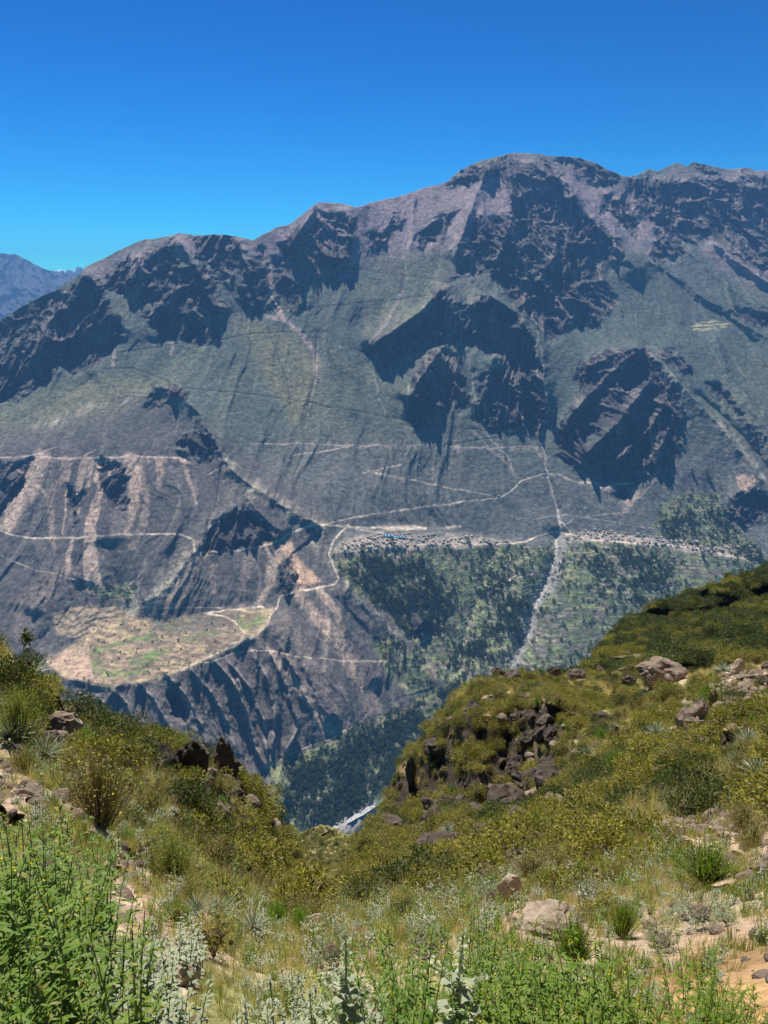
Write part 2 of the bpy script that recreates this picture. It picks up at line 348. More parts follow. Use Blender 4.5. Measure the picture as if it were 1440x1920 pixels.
Sd = Sd + (43.5 + 20 * fbm(Ug / 30, Vg / 40, 3, 9) - Sd) * cl
Sd = Sd + (58 - Sd) * polymask(Uw, Vw, [(155,1300),(260,1295),(330,1270),(420,1240),(480,1215),(500,1240),(520,1330),(500,1400),(420,1420),(330,1385),(240,1365),(170,1340)], 12) * (cl < .5) * .75
Ls = solve_depth(Ug, Vg, Sd, G0, st, 130.0, 1.0)
# spurs and gullies (change of log depth, px)
def B(U, V):
    b = np.zeros(U.shape)
    for pts, h, w in [
        ([(290,722),(330,735),(370,770),(430,880),(520,945),(605,985),(620,1020)], -.026, 30), ([(605,985),(640,1060),(660,1110),(740,1190),(820,1285),(815,1330)], -.008, 30),
        ([(455,925),(430,960),(370,1030),(330,1080),(290,1120),(255,1140)], -.010, 26), ([(455,925),(500,975),(545,1000)], -.012, 18),
        ([(520,1150),(560,1230),(600,1320),(640,1370)], -.012, 30), ([(640,1090),(660,1180),(720,1300)], -.010, 22),
        ([(1208,650),(1260,700),(1330,780),(1400,860),(1470,960)], -.022, 26), ([(1208,650),(1150,668),(1090,690)], -.012, 14),
        ([(1174,457),(1240,505),(1317,553),(1380,600),(1440,632),(1560,720)], -.013, 25), ([(1268,448),(1330,510),(1407,568),(1560,690)], -.013, 24),
        ([(1324,442),(1370,480),(1440,530),(1560,600)], -.016, 14), ([(1330,610),(1360,680),(1420,780),(1480,880)], -.010, 20),
        ([(1223,703),(1190,745),(1160,789),(1120,830),(1085,862)], -.020, 13), ([(1205,652),(1150,695),(1100,740),(1060,790),(1048,835)], -.016, 13),
        ([(1245,745),(1222,800),(1175,850),(1150,880)], -.016, 12), ([(1262,770),(1245,830),(1210,880)], -.013, 10),
        ([(836,532),(790,580),(730,625),(685,655)], -.02, 14), ([(836,532),(850,590),(855,640)], -.014, 12), ([(830,655),(790,700),(765,760)], -.018, 16),
        ([(905,545),(960,585),(1005,640),(1025,720),(1030,780)], -.020, 18), ([(905,545),(880,590),(870,630)], -.013, 13), ([(930,660),(915,720),(895,775)], -.014, 13), ([(975,700),(975,750),(960,805)], -.013, 10),
        ([(985,290),(1060,350),(1110,410),(1165,470),(1210,540)], -.018, 22), ([(922,296),(900,350),(870,430),(850,500)], -.014, 20), ([(960,300),(960,400),(930,500),(905,560)], -.012, 20),
        ([(1040,420),(1040,480),(1000,540)], -.014, 14), ([(595,382),(560,430),(540,470)], -.013, 16), ([(640,384),(655,440),(640,500)], -.012, 14),
        ([(330,440),(380,520),(415,600)], -.014, 18), ([(330,440),(260,500),(225,545)], -.012, 18), ([(330,530),(290,590),(300,640)], -.012, 14), ([(440,445),(470,520),(500,585)], -.013, 16), ([(160,500),(120,580),(60,680)], -.014, 22), ([(160,500),(205,580),(220,650)], -.012, 18),
        ([(1052,985),(1040,1040),(1005,1140),(960,1260)], .016, 18), ([(1030,760),(1018,820),(1028,900),(1052,985)], .010, 16), ([(930,1010),(900,1100),(870,1200),(850,1280)], .010, 26),
        ([(610,470),(600,600),(590,700)], .008, 26), ([(860,560),(885,690),(893,760)], .012, 14), ([(700,470),(720,560),(700,640)], .006, 20),
        ([(180,700),(100,760),(0,800)], .010, 30), ([(200,1010),(215,1080),(235,1130),(250,1160)], .010, 26), ([(60,1010),(80,1080),(60,1160)], -.012, 22), ([(155,1085),(130,1140),(60,1220)], .010, 18),
        ([(620,1110),(700,1200),(760,1290)], .006, 16), ([(840,440),(815,520),(760,600)], .008, 18), ([(1296,727),(1344,771),(1400,830),(1440,876),(1520,950)], .016, 9),
        ([(1230,500),(1300,560),(1366,600),(1440,660)], .008, 16), ([(0,857),(345,857)], 0, 2),
        ([(480,460),(500,500),(512,550),(530,600)], .010, 9), ([(800,1150),(780,1180),(800,1200)], -.012, 12),
    ]:
        if h: b = b + ridge(U, V, pts, h * (1.7 if h < 0 and min(q[1] for q in pts) < 860 and w < 24 else 1.15), w)
    return b
# fan of erosion gullies under the plateau: line sets, shaded furrows between lit ribs
FAN = [([(300,1250),(345,1300),(385,1370),(400,1420)],1), ([(350,1245),(400,1300),(430,1360),(450,1440)],1), ([(395,1230),(430,1270),(462,1330),(480,1400),(505,1450)],1.2),
 ([(420,1232),(470,1290),(495,1350),(505,1440)],1.1), ([(470,1215),(505,1280),(515,1340),(508,1440)],1), ([(255,1275),(290,1310),(320,1365),(330,1390)],.9), ([(210,1290),(240,1320),(262,1370)],.8),
 ([(180,1300),(200,1330),(215,1365)],.7), ([(440,1260),(455,1310),(475,1400)],.8), ([(500,1215),(540,1290),(560,1360),(530,1430)],.7), ([(325,1280),(360,1330),(372,1390)],.8), ([(520,1200),(570,1290),(600,1370),(625,1400)],.7),
 ([(600,1130),(650,1230),(690,1320)],.6), ([(560,1130),(610,1220),(660,1330)],.6)]
yy = np.arange(0, 1.0001, 1 / 799.0)
NU, NV = 1000, 760
uu = np.linspace(-170, 1610, NU)
top = fpts(SKYLINE)(uu) + fbm(uu / 26, uu * 0, 4, 60) * 3.0 * (uu > 0) + fbm(uu / 9, uu * 0, 2, 61) * 1.2
bot = np.maximum(fpts(NEARSIL)(uu) + 55, 1330 * (uu > 700)); bot = np.minimum(bot, 1660)
k = np.linspace(0, 1, NV)[:, None]
V = bot[None] + (top - bot)[None] * k; U = np.broadcast_to(uu[None], V.shape).copy()
wx_ = fbm(U / 45, V / 45, 4, 1) * 9 + fbm(U / 11, V / 11, 2, 2) * 3.2
wy_ = fbm(U / 45, V / 45, 4, 3) * 9 + fbm(U / 11, V / 11, 2, 4) * 3.2
Uw, Vw = U + wx_, V + wy_; Ul, Vl = U + wx_ * .36, V + wy_ * .36
L = bilin(Ls, u0, v0, st, U, V) + B(U + wx_ * .7, V + wy_ * .7)
clf = np.zeros(U.shape)
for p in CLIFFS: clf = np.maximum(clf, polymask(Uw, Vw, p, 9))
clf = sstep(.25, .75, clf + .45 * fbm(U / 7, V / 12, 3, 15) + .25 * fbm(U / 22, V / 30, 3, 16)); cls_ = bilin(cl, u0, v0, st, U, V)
P = pix(U, V, np.exp(L)); X, Z = P[..., 0], P[..., 2]
Xw = X + fbm(X / 300, Z / 300, 3, 20) * 90; Zw = Z + fbm(X / 300, Z / 300, 3, 21) * 90
r1 = ridged(Xw / 190, Zw / 430, 6, 30, .58); r2 = ridged(Xw / 80 + 9, Zw / 120, 5, 40, .6)
gul = ridged(Xw / 130 + 4, P[..., 1] / 900, 4, 50, .5)
fine = fbm(X / 26, Z / 20, 4, 55, .6)
upper = sstep(860, 560, V)
dt = np.zeros(U.shape)
dt -= cls_ * ((r1 - .35) * 105 + (r2 - .3) * 92 + (ridged(Xw / 34, Zw / 46, 4, 47, .6) - .3) * 34)
dt -= (1 - cls_) * ((gul - .4) * (20 + 22 * upper) + fbm(Xw / 260, P[..., 1] / 420, 3, 52) * 34)
dt += fine * (2.2 + 6 * cls_)
lowm = sstep(-450, -650, Z) * (U < 860) * (1 - polymask(U, V, PLAT, 10)) * (1 - polymask(U, V, SHELF, 8))
dt -= lowm * ((ridged(Xw / 95, P[..., 1] / 600, 5, 57, .55) - .4) * 24 + (ridged(Xw / 34 + Z / 90, P[..., 1] / 300, 4, 56, .6) - .4) * 15)
fanm = np.zeros(U.shape); fanl = np.zeros(U.shape)
for pts, h in FAN:
    q = ridge(Ul, Vl, pts, h, 7.0); fanm = np.maximum(fanm, q); fanl = np.maximum(fanl, linemask(Ul, Vl, pts, 1.6, 2.5, 3.0) * h)
fanz = polymask(Uw, Vw, [(150,1290),(300,1240),(500,1190),(560,1240),(600,1400),(500,1460),(300,1400),(180,1360)], 20)
dt += fanz * (12 - 32 * fanm * np.clip(.75 + .9 * fbm(U / 30, V / 30, 3, 58), .2, 1.4) - (ridged(U / 26, V / 90, 4, 59, .6) - .4) * 16)
road = np.zeros(U.shape); roadp = np.zeros(U.shape)
for pts, w, c in ROADS:
    m = linemask(Ul, Vl, pts, w * .72, .9) * np.clip(.82 + .9 * fbm(U / 13, V / 9, 3, 91), .25, 1)
    if c == 0: roadp = np.maximum(roadp, m)
    else: road = np.maximum(road, m)
allroad = np.maximum(road, roadp)
terr = np.zeros(U.shape)
for p in TERR: terr = np.maximum(terr, polymask(Uw, Vw, p, 5))
plat = polymask(U + wx_ * .8, V + wy_ * .8, PLAT, 3.0); plat2 = polymask(Ul, Vl, PLAT2, 3.0); shelf = polymask(U, V, SHELF, 4)
# terraces: real steps (height quantised along gently wandering contours)
P = pix(U, V, np.exp(L) + dt); Z = P[..., 2]; X = P[..., 0]
contour = Z + fbm(X / 200, P[..., 1] / 200, 3, 70) * 7
stp = 8.0
ph = contour / stp; fr = ph - np.floor(ph)
tm = np.clip(terr + .8 * plat2, 0, 1) * (1 - clf) * (1 - allroad)
P[..., 2] += tm * stp * .55 * (sstep(.62, .98, fr) - fr)
shcut = np.zeros(U.shape)
for pts in SHADED_CUTS: shcut = np.maximum(shcut, linemask(Ul, Vl, pts, .8, 1.2))
P[..., 2] -= shcut * 3.0
# back slope behind the crest
ext = [P[-1] + np.array([0, 90.0 * i, -26.0 * i * i]) for i in range(1, 7)]
P = np.concatenate([P, np.stack(ext)], 0)

# ---- base colours
n1 = fbm(X / 420, Z / 420, 4, 80); n2 = fbm(X / 60, P[:NV, :, 1] / 160, 4, 81); n3 = fbm(X / 14, Z / 12, 3, 82, .7)
streak = fbm(Xw / 22, P[:NV, :, 1] / 420, 4, 83, .6)
C = np.empty(U.shape + (3,)); C[:] = (.088, .110, .096)
C = mix(C, (.130, .142, .104), sstep(-.1, .5, n1 + .4 * streak))
yel = polymask(Uw, Vw, [(440,600),(590,640),(600,700),(580,800),(560,800),(500,720)], 18)
yel = np.maximum(yel, polymask(Uw, Vw, [(0,760),(180,700),(300,705),(330,730),(200,790),(0,860),(-150,900),(-150,800)], 20) * .8)
C = mix(C, (.20, .19, .11), yel * .7)
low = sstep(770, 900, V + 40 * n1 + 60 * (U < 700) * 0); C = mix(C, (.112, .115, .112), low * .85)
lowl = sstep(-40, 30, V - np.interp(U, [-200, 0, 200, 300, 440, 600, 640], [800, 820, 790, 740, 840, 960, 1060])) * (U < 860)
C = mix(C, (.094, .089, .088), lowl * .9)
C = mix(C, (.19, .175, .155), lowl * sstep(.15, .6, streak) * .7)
pk = np.zeros(U.shape)
for p in PINK: pk = np.maximum(pk, polymask(Uw, Vw, p, 22))
C = mix(C, (.235, .19, .205), np.clip(pk * (1 + .3 * streak), 0, 1))
C = mix(C, (.36, .29, .265), sstep(.12, .6, streak) * .5 * upper * (.4 + .6 * pk))
# paler bands beside the ridge crests: their sunlit flanks put into the colour
for pts, w in [([(455,925),(370,1030),(300,1110),(255,1140),(180,1190),(110,1240)], 30), ([(430,880),(520,945),(605,985)], 18), ([(1208,650),(1330,780),(1440,900)], 7), ([(836,540),(740,620),(690,650)], 6), ([(905,560),(1000,640)], 6), ([(600,985),(660,1110),(740,1190)], 12), ([(520,950),(580,1010),(630,1070)], 12), ([(300,725),(200,760),(60,800)], 10), ([(330,745),(400,840),(440,880)], 8)]:
    C = mix(C, (.31, .285, .225), linemask(Uw, Vw, pts, w * .35, w) * (.50 + 1.1 * streak + .5 * n3).clip(0, 1))
C = mix(C, (.105, .092, .085), fanz * (1 - fanl) * .75)
C = mix(C, (.30, .26, .22), np.clip(fanl * .62 * np.clip(.7 + 1.2 * fbm(U / 14, V / 30, 3, 89), .1, 1), 0, 1))  # light on the ribs and shade between them painted into the ground
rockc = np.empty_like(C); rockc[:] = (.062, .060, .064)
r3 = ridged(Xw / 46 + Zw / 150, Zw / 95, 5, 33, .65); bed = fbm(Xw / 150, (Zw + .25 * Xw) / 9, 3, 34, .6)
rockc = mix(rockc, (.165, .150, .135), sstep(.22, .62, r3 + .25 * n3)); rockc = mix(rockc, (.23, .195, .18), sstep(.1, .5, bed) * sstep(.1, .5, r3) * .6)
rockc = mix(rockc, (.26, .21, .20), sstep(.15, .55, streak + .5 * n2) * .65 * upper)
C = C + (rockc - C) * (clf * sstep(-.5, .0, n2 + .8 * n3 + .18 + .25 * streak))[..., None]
# loose rock patches outside the named cliffs
patch = sstep(.22, .42, n2 + .3 * n3 + .2 * n1) * upper * (1 - clf) * sstep(700, 560, V)
C = mix(C, (.09, .085, .085), patch * .55)
for pts, w1, w2, s_ in CHUTES:
    m = linemask(Uw * .55 + U * .45, Vw * .55 + V * .45, pts, w1 * .8, max(1.5, w1 * .5), w2 * .8) * s_
    tint = np.array((.44, .335, .265)) if pts[0][1] > 840 else np.array((.36, .28, .255))
    C = mix(C, tint, m * np.clip(.85 + .45 * streak + .2 * n3, 0, 1))
# upper road scarp: pink spoil below it
sc = linemask(U, V, [(0,862),(345,862)], 1, 9) * (V > 857) * np.clip(.5 + 1.4 * fbm(U / 5, V / 60, 3, 84), 0, 1); C = mix(C, (.40, .29, .26), sc * .8)
sc = linemask(U, V, [(545,836),(1000,841)], 1, 5) * (V > 836) * np.clip(.3 + 1.0 * fbm(U / 6, V / 60, 3, 85), 0, 1); C = mix(C, (.36, .30, .28), sc * .7)
scar = polymask(Uw, Vw, [(545,1008),(556,1040),(575,1060),(600,1088),(560,1104),(545,1085),(535,1060),(530,1025)], 4)
C = mix(C, (.52, .36, .25), scar * np.clip(.75 + .6 * fbm(U / 6, V / 22, 4, 86), 0, 1) * (1 - .6 * clf))
# stony stream beds
fan2 = polymask(Uw, Vw, [(1048,995),(1075,1005),(1045,1080),(1010,1160),(985,1230),(955,1262),(975,1190),(1005,1110),(1030,1050)], 6)
C = mix(C, (.30, .29, .26), fan2 * .55)
for pts, w1, w2 in GULLIES: C = mix(C, (.36, .34, .31), linemask(Ul * .3 + Uw * .7, Vl * .3 + Vw * .7, pts, w1 * .7, 1.3, w2 * .8) * np.clip(.65 + .8 * n3 + .4 * n2, 0, 1))
# cultivated terraces
fld = fbm(X / 55, np.floor(ph) * 3.7, 2, 87)
tc = np.empty_like(C); tc[:] = (.055, .078, .036); tc = mix(tc, (.10, .145, .045), sstep(.0, .35, fld)); tc = mix(tc, (.22, .22, .11), sstep(.38, .5, fld) * .7); tc = mix(tc, (.10, .09, .07), sstep(-.2, -.5, fld))
riser = sstep(.60, .70, fr) * (1 - sstep(.93, 1.0, fr))
tc = mix(tc, (.34, .31, .24), riser * .8 * np.clip(.75 + n3, 0, 1))
C = C + (tc - C) * (tm * (1 - plat2) * np.clip(.9 - .9 * fan2, 0, 1) * sstep(-.5, 0.1, n1 + n2 + .5))[..., None]
t2 = np.empty_like(C); t2[:] = (.30, .24, .165); t2 = mix(t2, (.17, .14, .10), riser * .8); C = mix(C, t2, plat2 * .8)
# fields on the plateau
fu = U - .45 * (V - 1200) * 0; cells = np.stack([np.floor((U * .83 + V * .55 + 3 * n2 * 3) / 17.0), np.floor((V - U * .16 + fbm(U / 40, V / 40, 2, 88) * 9) / 5.2)], -1)
hsh = np.modf(np.abs(np.sin(cells[..., 0] * 12.9898 + cells[..., 1] * 78.233) * 43758.5453))[0]
pc = np.empty_like(C); pc[:] = (.30, .225, .155); pc = mix(pc, (.20, .16, .11), (hsh < .38) * 1.0); pc = mix(pc, (.36, .29, .17), (hsh > .8) * 1.0)
grn = np.zeros(U.shape)
for p in [[(168,1215),(200,1208),(245,1195),(290,1185),(300,1200),(250,1205),(215,1212),(185,1225),(190,1245),(200,1258),(175,1268),(172,1240)],
          [(240,1232),(275,1222),(300,1215),(330,1222),(290,1232),(285,1245),(240,1250)], [(290,1165),(340,1150),(345,1165),(300,1180)], [(440,1160),(480,1150),(500,1160),(470,1180),(445,1180)],
          [(175,1262),(215,1258),(260,1250),(280,1262),(230,1272)], [(330,1200),(400,1180),(420,1185),(360,1208)], [(310,1160),(330,1155),(332,1180),(312,1190)], [(118,1150),(135,1142),(138,1158),(118,1160)]]:
    grn = np.maximum(grn, polymask(Ul, Vl, p, 2.0))
pc = mix(pc, (.12, .19, .055), grn * np.where(hsh > .35, .9, .15) * np.clip(.8 + .9 * n3, 0, 1))
row = np.abs(((V - U * .16 + fbm(U / 40, V / 40, 2, 88) * 9) / 5.2) % 1 - .5) * 2
east = sstep(-40, 20, (U - 300) + (V - 1220) * .3)
pc = mix(pc, (.12, .11, .07), sstep(.72, .95, row) * east * .8)
tan_ = polymask(Ul, Vl, [(85,1240),(130,1215),(165,1200),(168,1225),(172,1262),(178,1280),(130,1275),(100,1262)], 3)
pc = mix(pc, (.40, .29, .205), tan_); pc = mix(pc, (.22, .17, .12), tan_ * sstep(.25, .4, n3) * .8)
edge = linemask(Ul, Vl, [(200,1290),(270,1282),(340,1258),(400,1232),(470,1198),(505,1165)], 5, 4); pc = mix(pc, (.36, .30, .19), edge * .7)
pc = mix(pc, (.13, .115, .09), np.clip(sstep(.15, .5, n2 + .4 * n3) * .6 + .7 * sstep(1212, 1170, V + 8 * n2) * (U > 280) * (U < 450), 0, 1) * (1 - tan_)); C = mix(C, pc, plat)
# village ground, sports field, spoil
vg = polymask(Uw, Vw, [(632,1012),(700,1002),(900,1006),(960,1018),(860,1026),(700,1034),(622,1040)], 5) + polymask(Uw, Vw, [(1075,1000),(1160,1002),(1420,1034),(1420,1050),(1200,1024),(1080,1016)], 4)
C = mix(C, (.33, .285, .235), np.clip(vg, 0, 1) * np.clip(.7 + .6 * n3, 0, 1))
for p in [[(718,990),(760,985),(800,990),(800,994),(720,994)], [(835,988),(865,986),(865,991),(840,992)]]: C = mix(C, (.50, .42, .34), polymask(Ul, Vl, p, 1.5))
C = mix(C, (.42, .30, .23), polymask(Uw, Vw, [(1383,894),(1416,892),(1421,918),(1394,920)], 2) * .9)
C = mix(C, (.40, .38, .22), polymask(Uw, Vw, [(1279,610),(1326,596),(1381,608),(1370,616),(1307,619)], 3) * sstep(-.05, .2, fbm(U / 16, V / 1.7, 2, 90)) * .9)
C = mix(C, (.44, .36, .32), roadp * .8); C = mix(C, (.56, .47, .37), road * .9)
C = mix(C, (.045, .045, .045), shcut * .75)  # shade in the trail cuts, painted as dark lines on the slope
# river gravel
rvb = polymask(U + wx_ * .5, V + wy_ * .5, [(590,1575),(620,1548),(650,1530),(700,1503),(735,1492),(745,1505),(700,1530),(660,1560),(600,1590)], 3)
C = mix(C, (.30, .28, .25), rvb); C = mix(C, (.16, .15, .13), rvb * sstep(.0, .3, n3))
C *= 1.12 * (1 + .16 * n3)[..., None]
C = np.clip(C, .012, .8)
C = np.concatenate([C, np.repeat(C[-1:], 6, 0)], 0)
bush = np.clip(.75 - .6 * clf - .8 * plat - .9 * allroad - rvb - .5 * vg - .5 * pk, 0, 1); bush = np.concatenate([bush, np.repeat(bush[-1:], 6, 0)], 0)
rk = np.concatenate([clf, np.repeat(clf[-1:], 6, 0)], 0)

def far_material():
    M = NT("canyon_wall_rock_and_scrub")
    g = M.n("ShaderNodeNewGeometry"); pos = g.outputs["Position"]
    a = M.n("ShaderNodeAttribute", attribute_name="Col"); b = M.n("ShaderNodeAttribute", attribute_name="bush"); r = M.n("ShaderNodeAttribute", attribute_name="rock")
    c = a.outputs["Color"]
    vo = M.n("ShaderNodeTexVoronoi"); vo.inputs["Scale"].default_value = .115; M.l(pos, vo.inputs["Vector"])
    dot = M.math('LESS_THAN', vo.outputs["Distance"], .36)
    sel = M.math('GREATER_THAN', M.noise(.012, 3, .6, pos), .47)
    d = M.math('MULTIPLY', M.math('MULTIPLY', dot, sel), M.math('MULTIPLY', b.outputs["Fac"], .62))
    c = M.mixc(d, c, (.050, .058, .036))
    n = M.noise(.055, 5, .7, pos)
    c = M.mixc(1.0, c, M.ramp(n, [(.28, (.45, .45, .48)), (.5, (1, 1, 1)), (.72, (1.8, 1.74, 1.62))]), 'MULTIPLY')
    M.l(c, M.b.inputs["Base Color"])
    h = M.math('ADD', M.noise(.03, 7, .68, pos), M.math('MULTIPLY', dot, .12))
    hh = M.math('MULTIPLY', h, M.math('ADD', M.math('MULTIPLY', r.outputs["Fac"], 1.3), .8))
    M.bump(hh, 1.0, 10.0)
    M.b.inputs["Specular IOR Level"].default_value = .05
    return M.m
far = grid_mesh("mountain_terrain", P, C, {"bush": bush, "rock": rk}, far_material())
tag(far, kind="structure")
FU, FV, FT = U, V, P[:NV]
def farpt(u, v):
    """point of the far terrain seen at photo pixel (u, v)"""
    j = int(np.clip(round((u - uu[0]) / (uu[1] - uu[0])), 0, NU - 1))
    i = int(np.clip(round((v - bot[j]) / (top[j] - bot[j]) * (NV - 1)), 0, NV - 1))
    return Vector(P[i, j])

# ------------------------------------------------------------------ ranges beyond
def range_mesh(name, sil, vbot, t_top, t_bot, colr, seed, mat, snow=False):
    u = np.linspace(-200, 420, 320); a = np.array(sil, float)
    tp = np.interp(u, a[:, 0], a[:, 1]) + fbm(u / 14, u * 0, 3, seed) * 2.0
    kk = np.linspace(0, 1, 140)[:, None]; Vv = vbot + (tp[None] - vbot) * kk; Uu = np.broadcast_to(u[None], Vv.shape)
    t = t_bot + (t_top - t_bot) * kk - (ridged(Uu / 70, Vv / 90, 6, seed + 1) - .4) * 1500 * (t_top / 14000) - (ridged(Uu / 24, Vv / 40, 4, seed + 4) - .4) * 420
    Q = pix(Uu, Vv, t)
    Cc = np.empty(Uu.shape + (3,)); Cc[:] = colr
    Cc = mix(Cc, np.array(colr) * .55, sstep(.3, .7, ridged(Uu / 22, Vv / 26, 4, seed + 3)))
    if snow: Cc = mix(Cc, (.95, .96, .98), sstep(-1.5, 1, 515 - Vv + fbm(Uu / 5, Vv / 3, 3, seed + 8) * 3) * sstep(80, 110, Uu) )
    Q = np.concatenate([Q, np.stack([Q[-1] + np.array([0, 400.0 * i, -150.0 * i * i]) for i in range(1, 4)])], 0)
    Cc = np.concatenate([Cc, np.repeat(Cc[-1:], 3, 0)], 0)
    o = grid_mesh(name, Q, Cc, None, mat); tag(o, kind="structure"); return o
RM = NT("distant_range_rock"); ra = RM.n("ShaderNodeAttribute", attribute_name="Col"); RM.l(ra.outputs["Color"], RM.b.inputs["Base Color"])
range_mesh("mountain_range", [(-200,462),(-60,470),(0,476),(30,478),(50,486),(62,494),(75,500),(88,507),(100,508),(125,512),(160,516),(300,540)], 680, 14000, 9500, (.040, .040, .046), 200, RM.m)
range_mesh("snowy_range", [(-200,530),(80,520),(100,508),(112,506),(122,508),(130,505),(138,507),(146,499),(158,506),(166,512),(220,530),(300,560)], 600, 20000, 17500, (.12, .12, .14), 240, RM.m, True)

# ------------------------------------------------------------------ air
hz = bpy.data.meshes.new("haze"); x0, x1, y0_, y1, z0, z1 = -12000, 12000, -60, 24000, -9000, 1150
zmin = -1900
vs = [(x, y, z) for x in (x0, x1) for y in (y0_, y1) for z in (zmin, z1)]
fs = [(0,1,3,2),(4,6,7,5),(0,4,5,1),(2,3,7,6),(0,2,6,4),(1,5,7,3)]
hz.from_pydata(vs, [], fs); hz.update()
ho = bpy.data.objects.new("haze", hz); COL.objects.link(ho); tag(ho, kind="stuff")
hm = bpy.data.materials.new("air"); hm.use_nodes = True; ht = hm.node_tree; ht.nodes.remove(ht.nodes["Principled BSDF"])
pv = ht.nodes.new("ShaderNodeVolumePrincipled"); pv.inputs["Color"].default_value = (.20, .48, 1.0, 1); pv.inputs["Density"].default_value = HAZE
pv.inputs["Anisotropy"].default_value = 0.0
ht.links.new(pv.outputs[0], ht.nodes["Material Output"].inputs["Volume"]); hz.materials.append(hm)
# ------------------------------------------------------------------ near side: foreground slope, knoll with cliff, gully and hillside
def soil_material(name, scale, dist, peb=True, green=(.10,.10,.04)):
    M = NT(name); g = M.n("ShaderNodeNewGeometry"); pos = g.outputs["Position"]
    a = M.n("ShaderNodeAttribute", attribute_name="Col")
    n = M.noise(1.1 * scale, 7, .7, pos); n2_ = M.noise(9 * scale, 5, .7, pos)
    c = M.mixc(1.0, a.outputs["Color"], M.ramp(n, [(.28, (.55, .52, .50)), (.5, (1, 1, 1)), (.72, (1.35, 1.33, 1.28))]), 'MULTIPLY')
    c = M.mixc(1.0, c, M.ramp(n2_, [(.3, (.62, .60, .58)), (.5, (1, 1, 1)), (.7, (1.3, 1.28, 1.24))]), 'MULTIPLY')
    vo = M.n("ShaderNodeTexVoronoi"); vo.inputs["Scale"].default_value = 16 * scale; M.l(pos, vo.inputs["Vector"])
    M.l(c, M.b.inputs["Base Color"])
    h = M.math('ADD', M.math('MULTIPLY', n, 1.0), M.math('MULTIPLY', n2_, .35))
    h = M.math('SUBTRACT', h, M.math('MULTIPLY', vo.outputs["Distance"], .22))
    M.bump(h, .85, dist); return M.m

NS = [(-300,1080),(0,1212),(45,1257),(80,1275),(120,1328),(180,1352),(245,1370),(330,1392),(400,1425),(450,1468),(490,1502),(530,1557),
 (548,1592),(556,1640),(561,1715),(600,1735),(640,1712),(655,1665),(665,1600),(700,1552),(716,1522),(724,1482),(758,1412),(788,1388),(828,1334),(865,1287),(900,1270),
 (940,1265),(1040,1266),(1100,1262),(1150,1262),(1200,1265),(1250,1256),(1300,1264),(1360,1247),(1440,1238),(1740,1190)]
NCL = [[(828,1345),(870,1325),(930,1345),(975,1325),(1010,1318),(1052,1330),(1072,1400),(1052,1436),(1000,1452),(900,1482),(830,1492),(760,1522),(728,1540),(728,1490),(765,1440),(790,1415),(812,1385)],
 [(655,1645),(667,1598),(700,1556),(730,1540),(738,1560),(705,1605),(682,1645)], [(830,1560),(875,1535),(905,1555),(890,1600),(850,1610),(828,1590)],
 [(290,1408),(340,1400),(400,1450),(430,1500),(475,1550),(530,1620),(556,1690),(510,1680),(450,1610),(390,1550),(335,1480),(285,1440)],
 [(50,1320),(95,1305),(128,1330),(150,1365),(130,1400),(90,1400),(60,1370)], [(700,1455),(735,1430),(760,1450),(735,1500),(715,1520)], [(1030,1480),(1060,1470),(1080,1500),(1050,1520)], [(1320,1375),(1380,1360),(1400,1400),(1340,1420)]]
nu0, nv0 = -300.0, 1060.0
Un, Vn = np.meshgrid(np.arange(nu0, 1760, 2.5), np.arange(nv0, 2300, 2.5))
nctl = [(0,1920,2.2),(720,1920,2.7),(1440,1920,2.5),(0,2280,1.3),(720,2280,1.5),(1440,2280,1.4),(-250,1900,2.0),(1700,1900,2.2),(-250,1500,6),(1700,1500,8),(1700,1250,34),(-250,1150,13),
 (0,1600,4.6),(100,1500,7.2),(0,1450,8.5),(0,1300,12),(0,1205,15),(90,1272,16),(200,1362,19),(330,1392,23),(450,1468,28),(530,1560,32),(556,1640,30),(250,1600,8),(350,1650,7.3),(400,1560,15),(450,1680,8.3),
 (170,1700,4.2),(520,1740,8.2),(600,1740,7.2),(640,1700,11),(720,1640,17),(720,1800,4.5),(1035,1720,5.4),(960,1670,7),(1000,1600,12.5),(1265,1590,9.3),(1440,1700,4.8),(1440,1550,9),(1440,1450,14),(1420,1400,19),
 (1300,1385,29),(1305,1330,36),(1240,1262,48),(1440,1240,44),(1380,1300,34),(1100,1264,64),(1040,1266,68),(920,1266,64),(865,1290,61),(828,1338,55),(725,1500,51),(720,1560,42),(700,1600,29),
 (760,1530,47.5),(860,1495,46),(1000,1462,40),(1060,1445,37),(1120,1400,36),(830,1347,50),(900,1327,49),(960,1332,47),(1030,1322,45),(1062,1345,43),(780,1405,50.5),(748,1450,50.5),(900,1540,35),(1000,1510,32),(760,1585,36),(1100,1500,24),(1200,1450,21),(1180,1330,44),(820,1600,23),(820,1560,33),(665,1650,23),(1300,1500,14),(900,1700,6.4),(1200,1700,5.8),(1250,1820,3.7)]
NG = np.log(tps([c[0] for c in nctl], [c[1] for c in nctl], [c[2] for c in nctl], Un / 1.0, Vn / 1.0, 600) * 0 + 1)
NG = tps([c[0] for c in nctl], [c[1] for c in nctl], [math.log(c[2]) for c in nctl], Un, Vn, 600)
nwx = fbm(Un / 30, Vn / 30, 4, 101) * 14; nwy = fbm(Un / 30, Vn / 30, 4, 102) * 14
ncl = np.zeros(Un.shape)
for p in NCL: ncl = np.maximum(ncl, polymask(Un + nwx, Vn + nwy, p, 6))
nzc = sstep(.10, .26, fbm(Un / 34, Vn / 17, 4, 160)) * sstep(1690, 1640, Vn) * (np.interp(Un, [-300, 250, 560, 640, 1000, 1250, 1760], [1300, 1400, 1560, 1560, 1480, 1420, 1320]) < Vn)
ncl = np.maximum(ncl, nzc * .85)
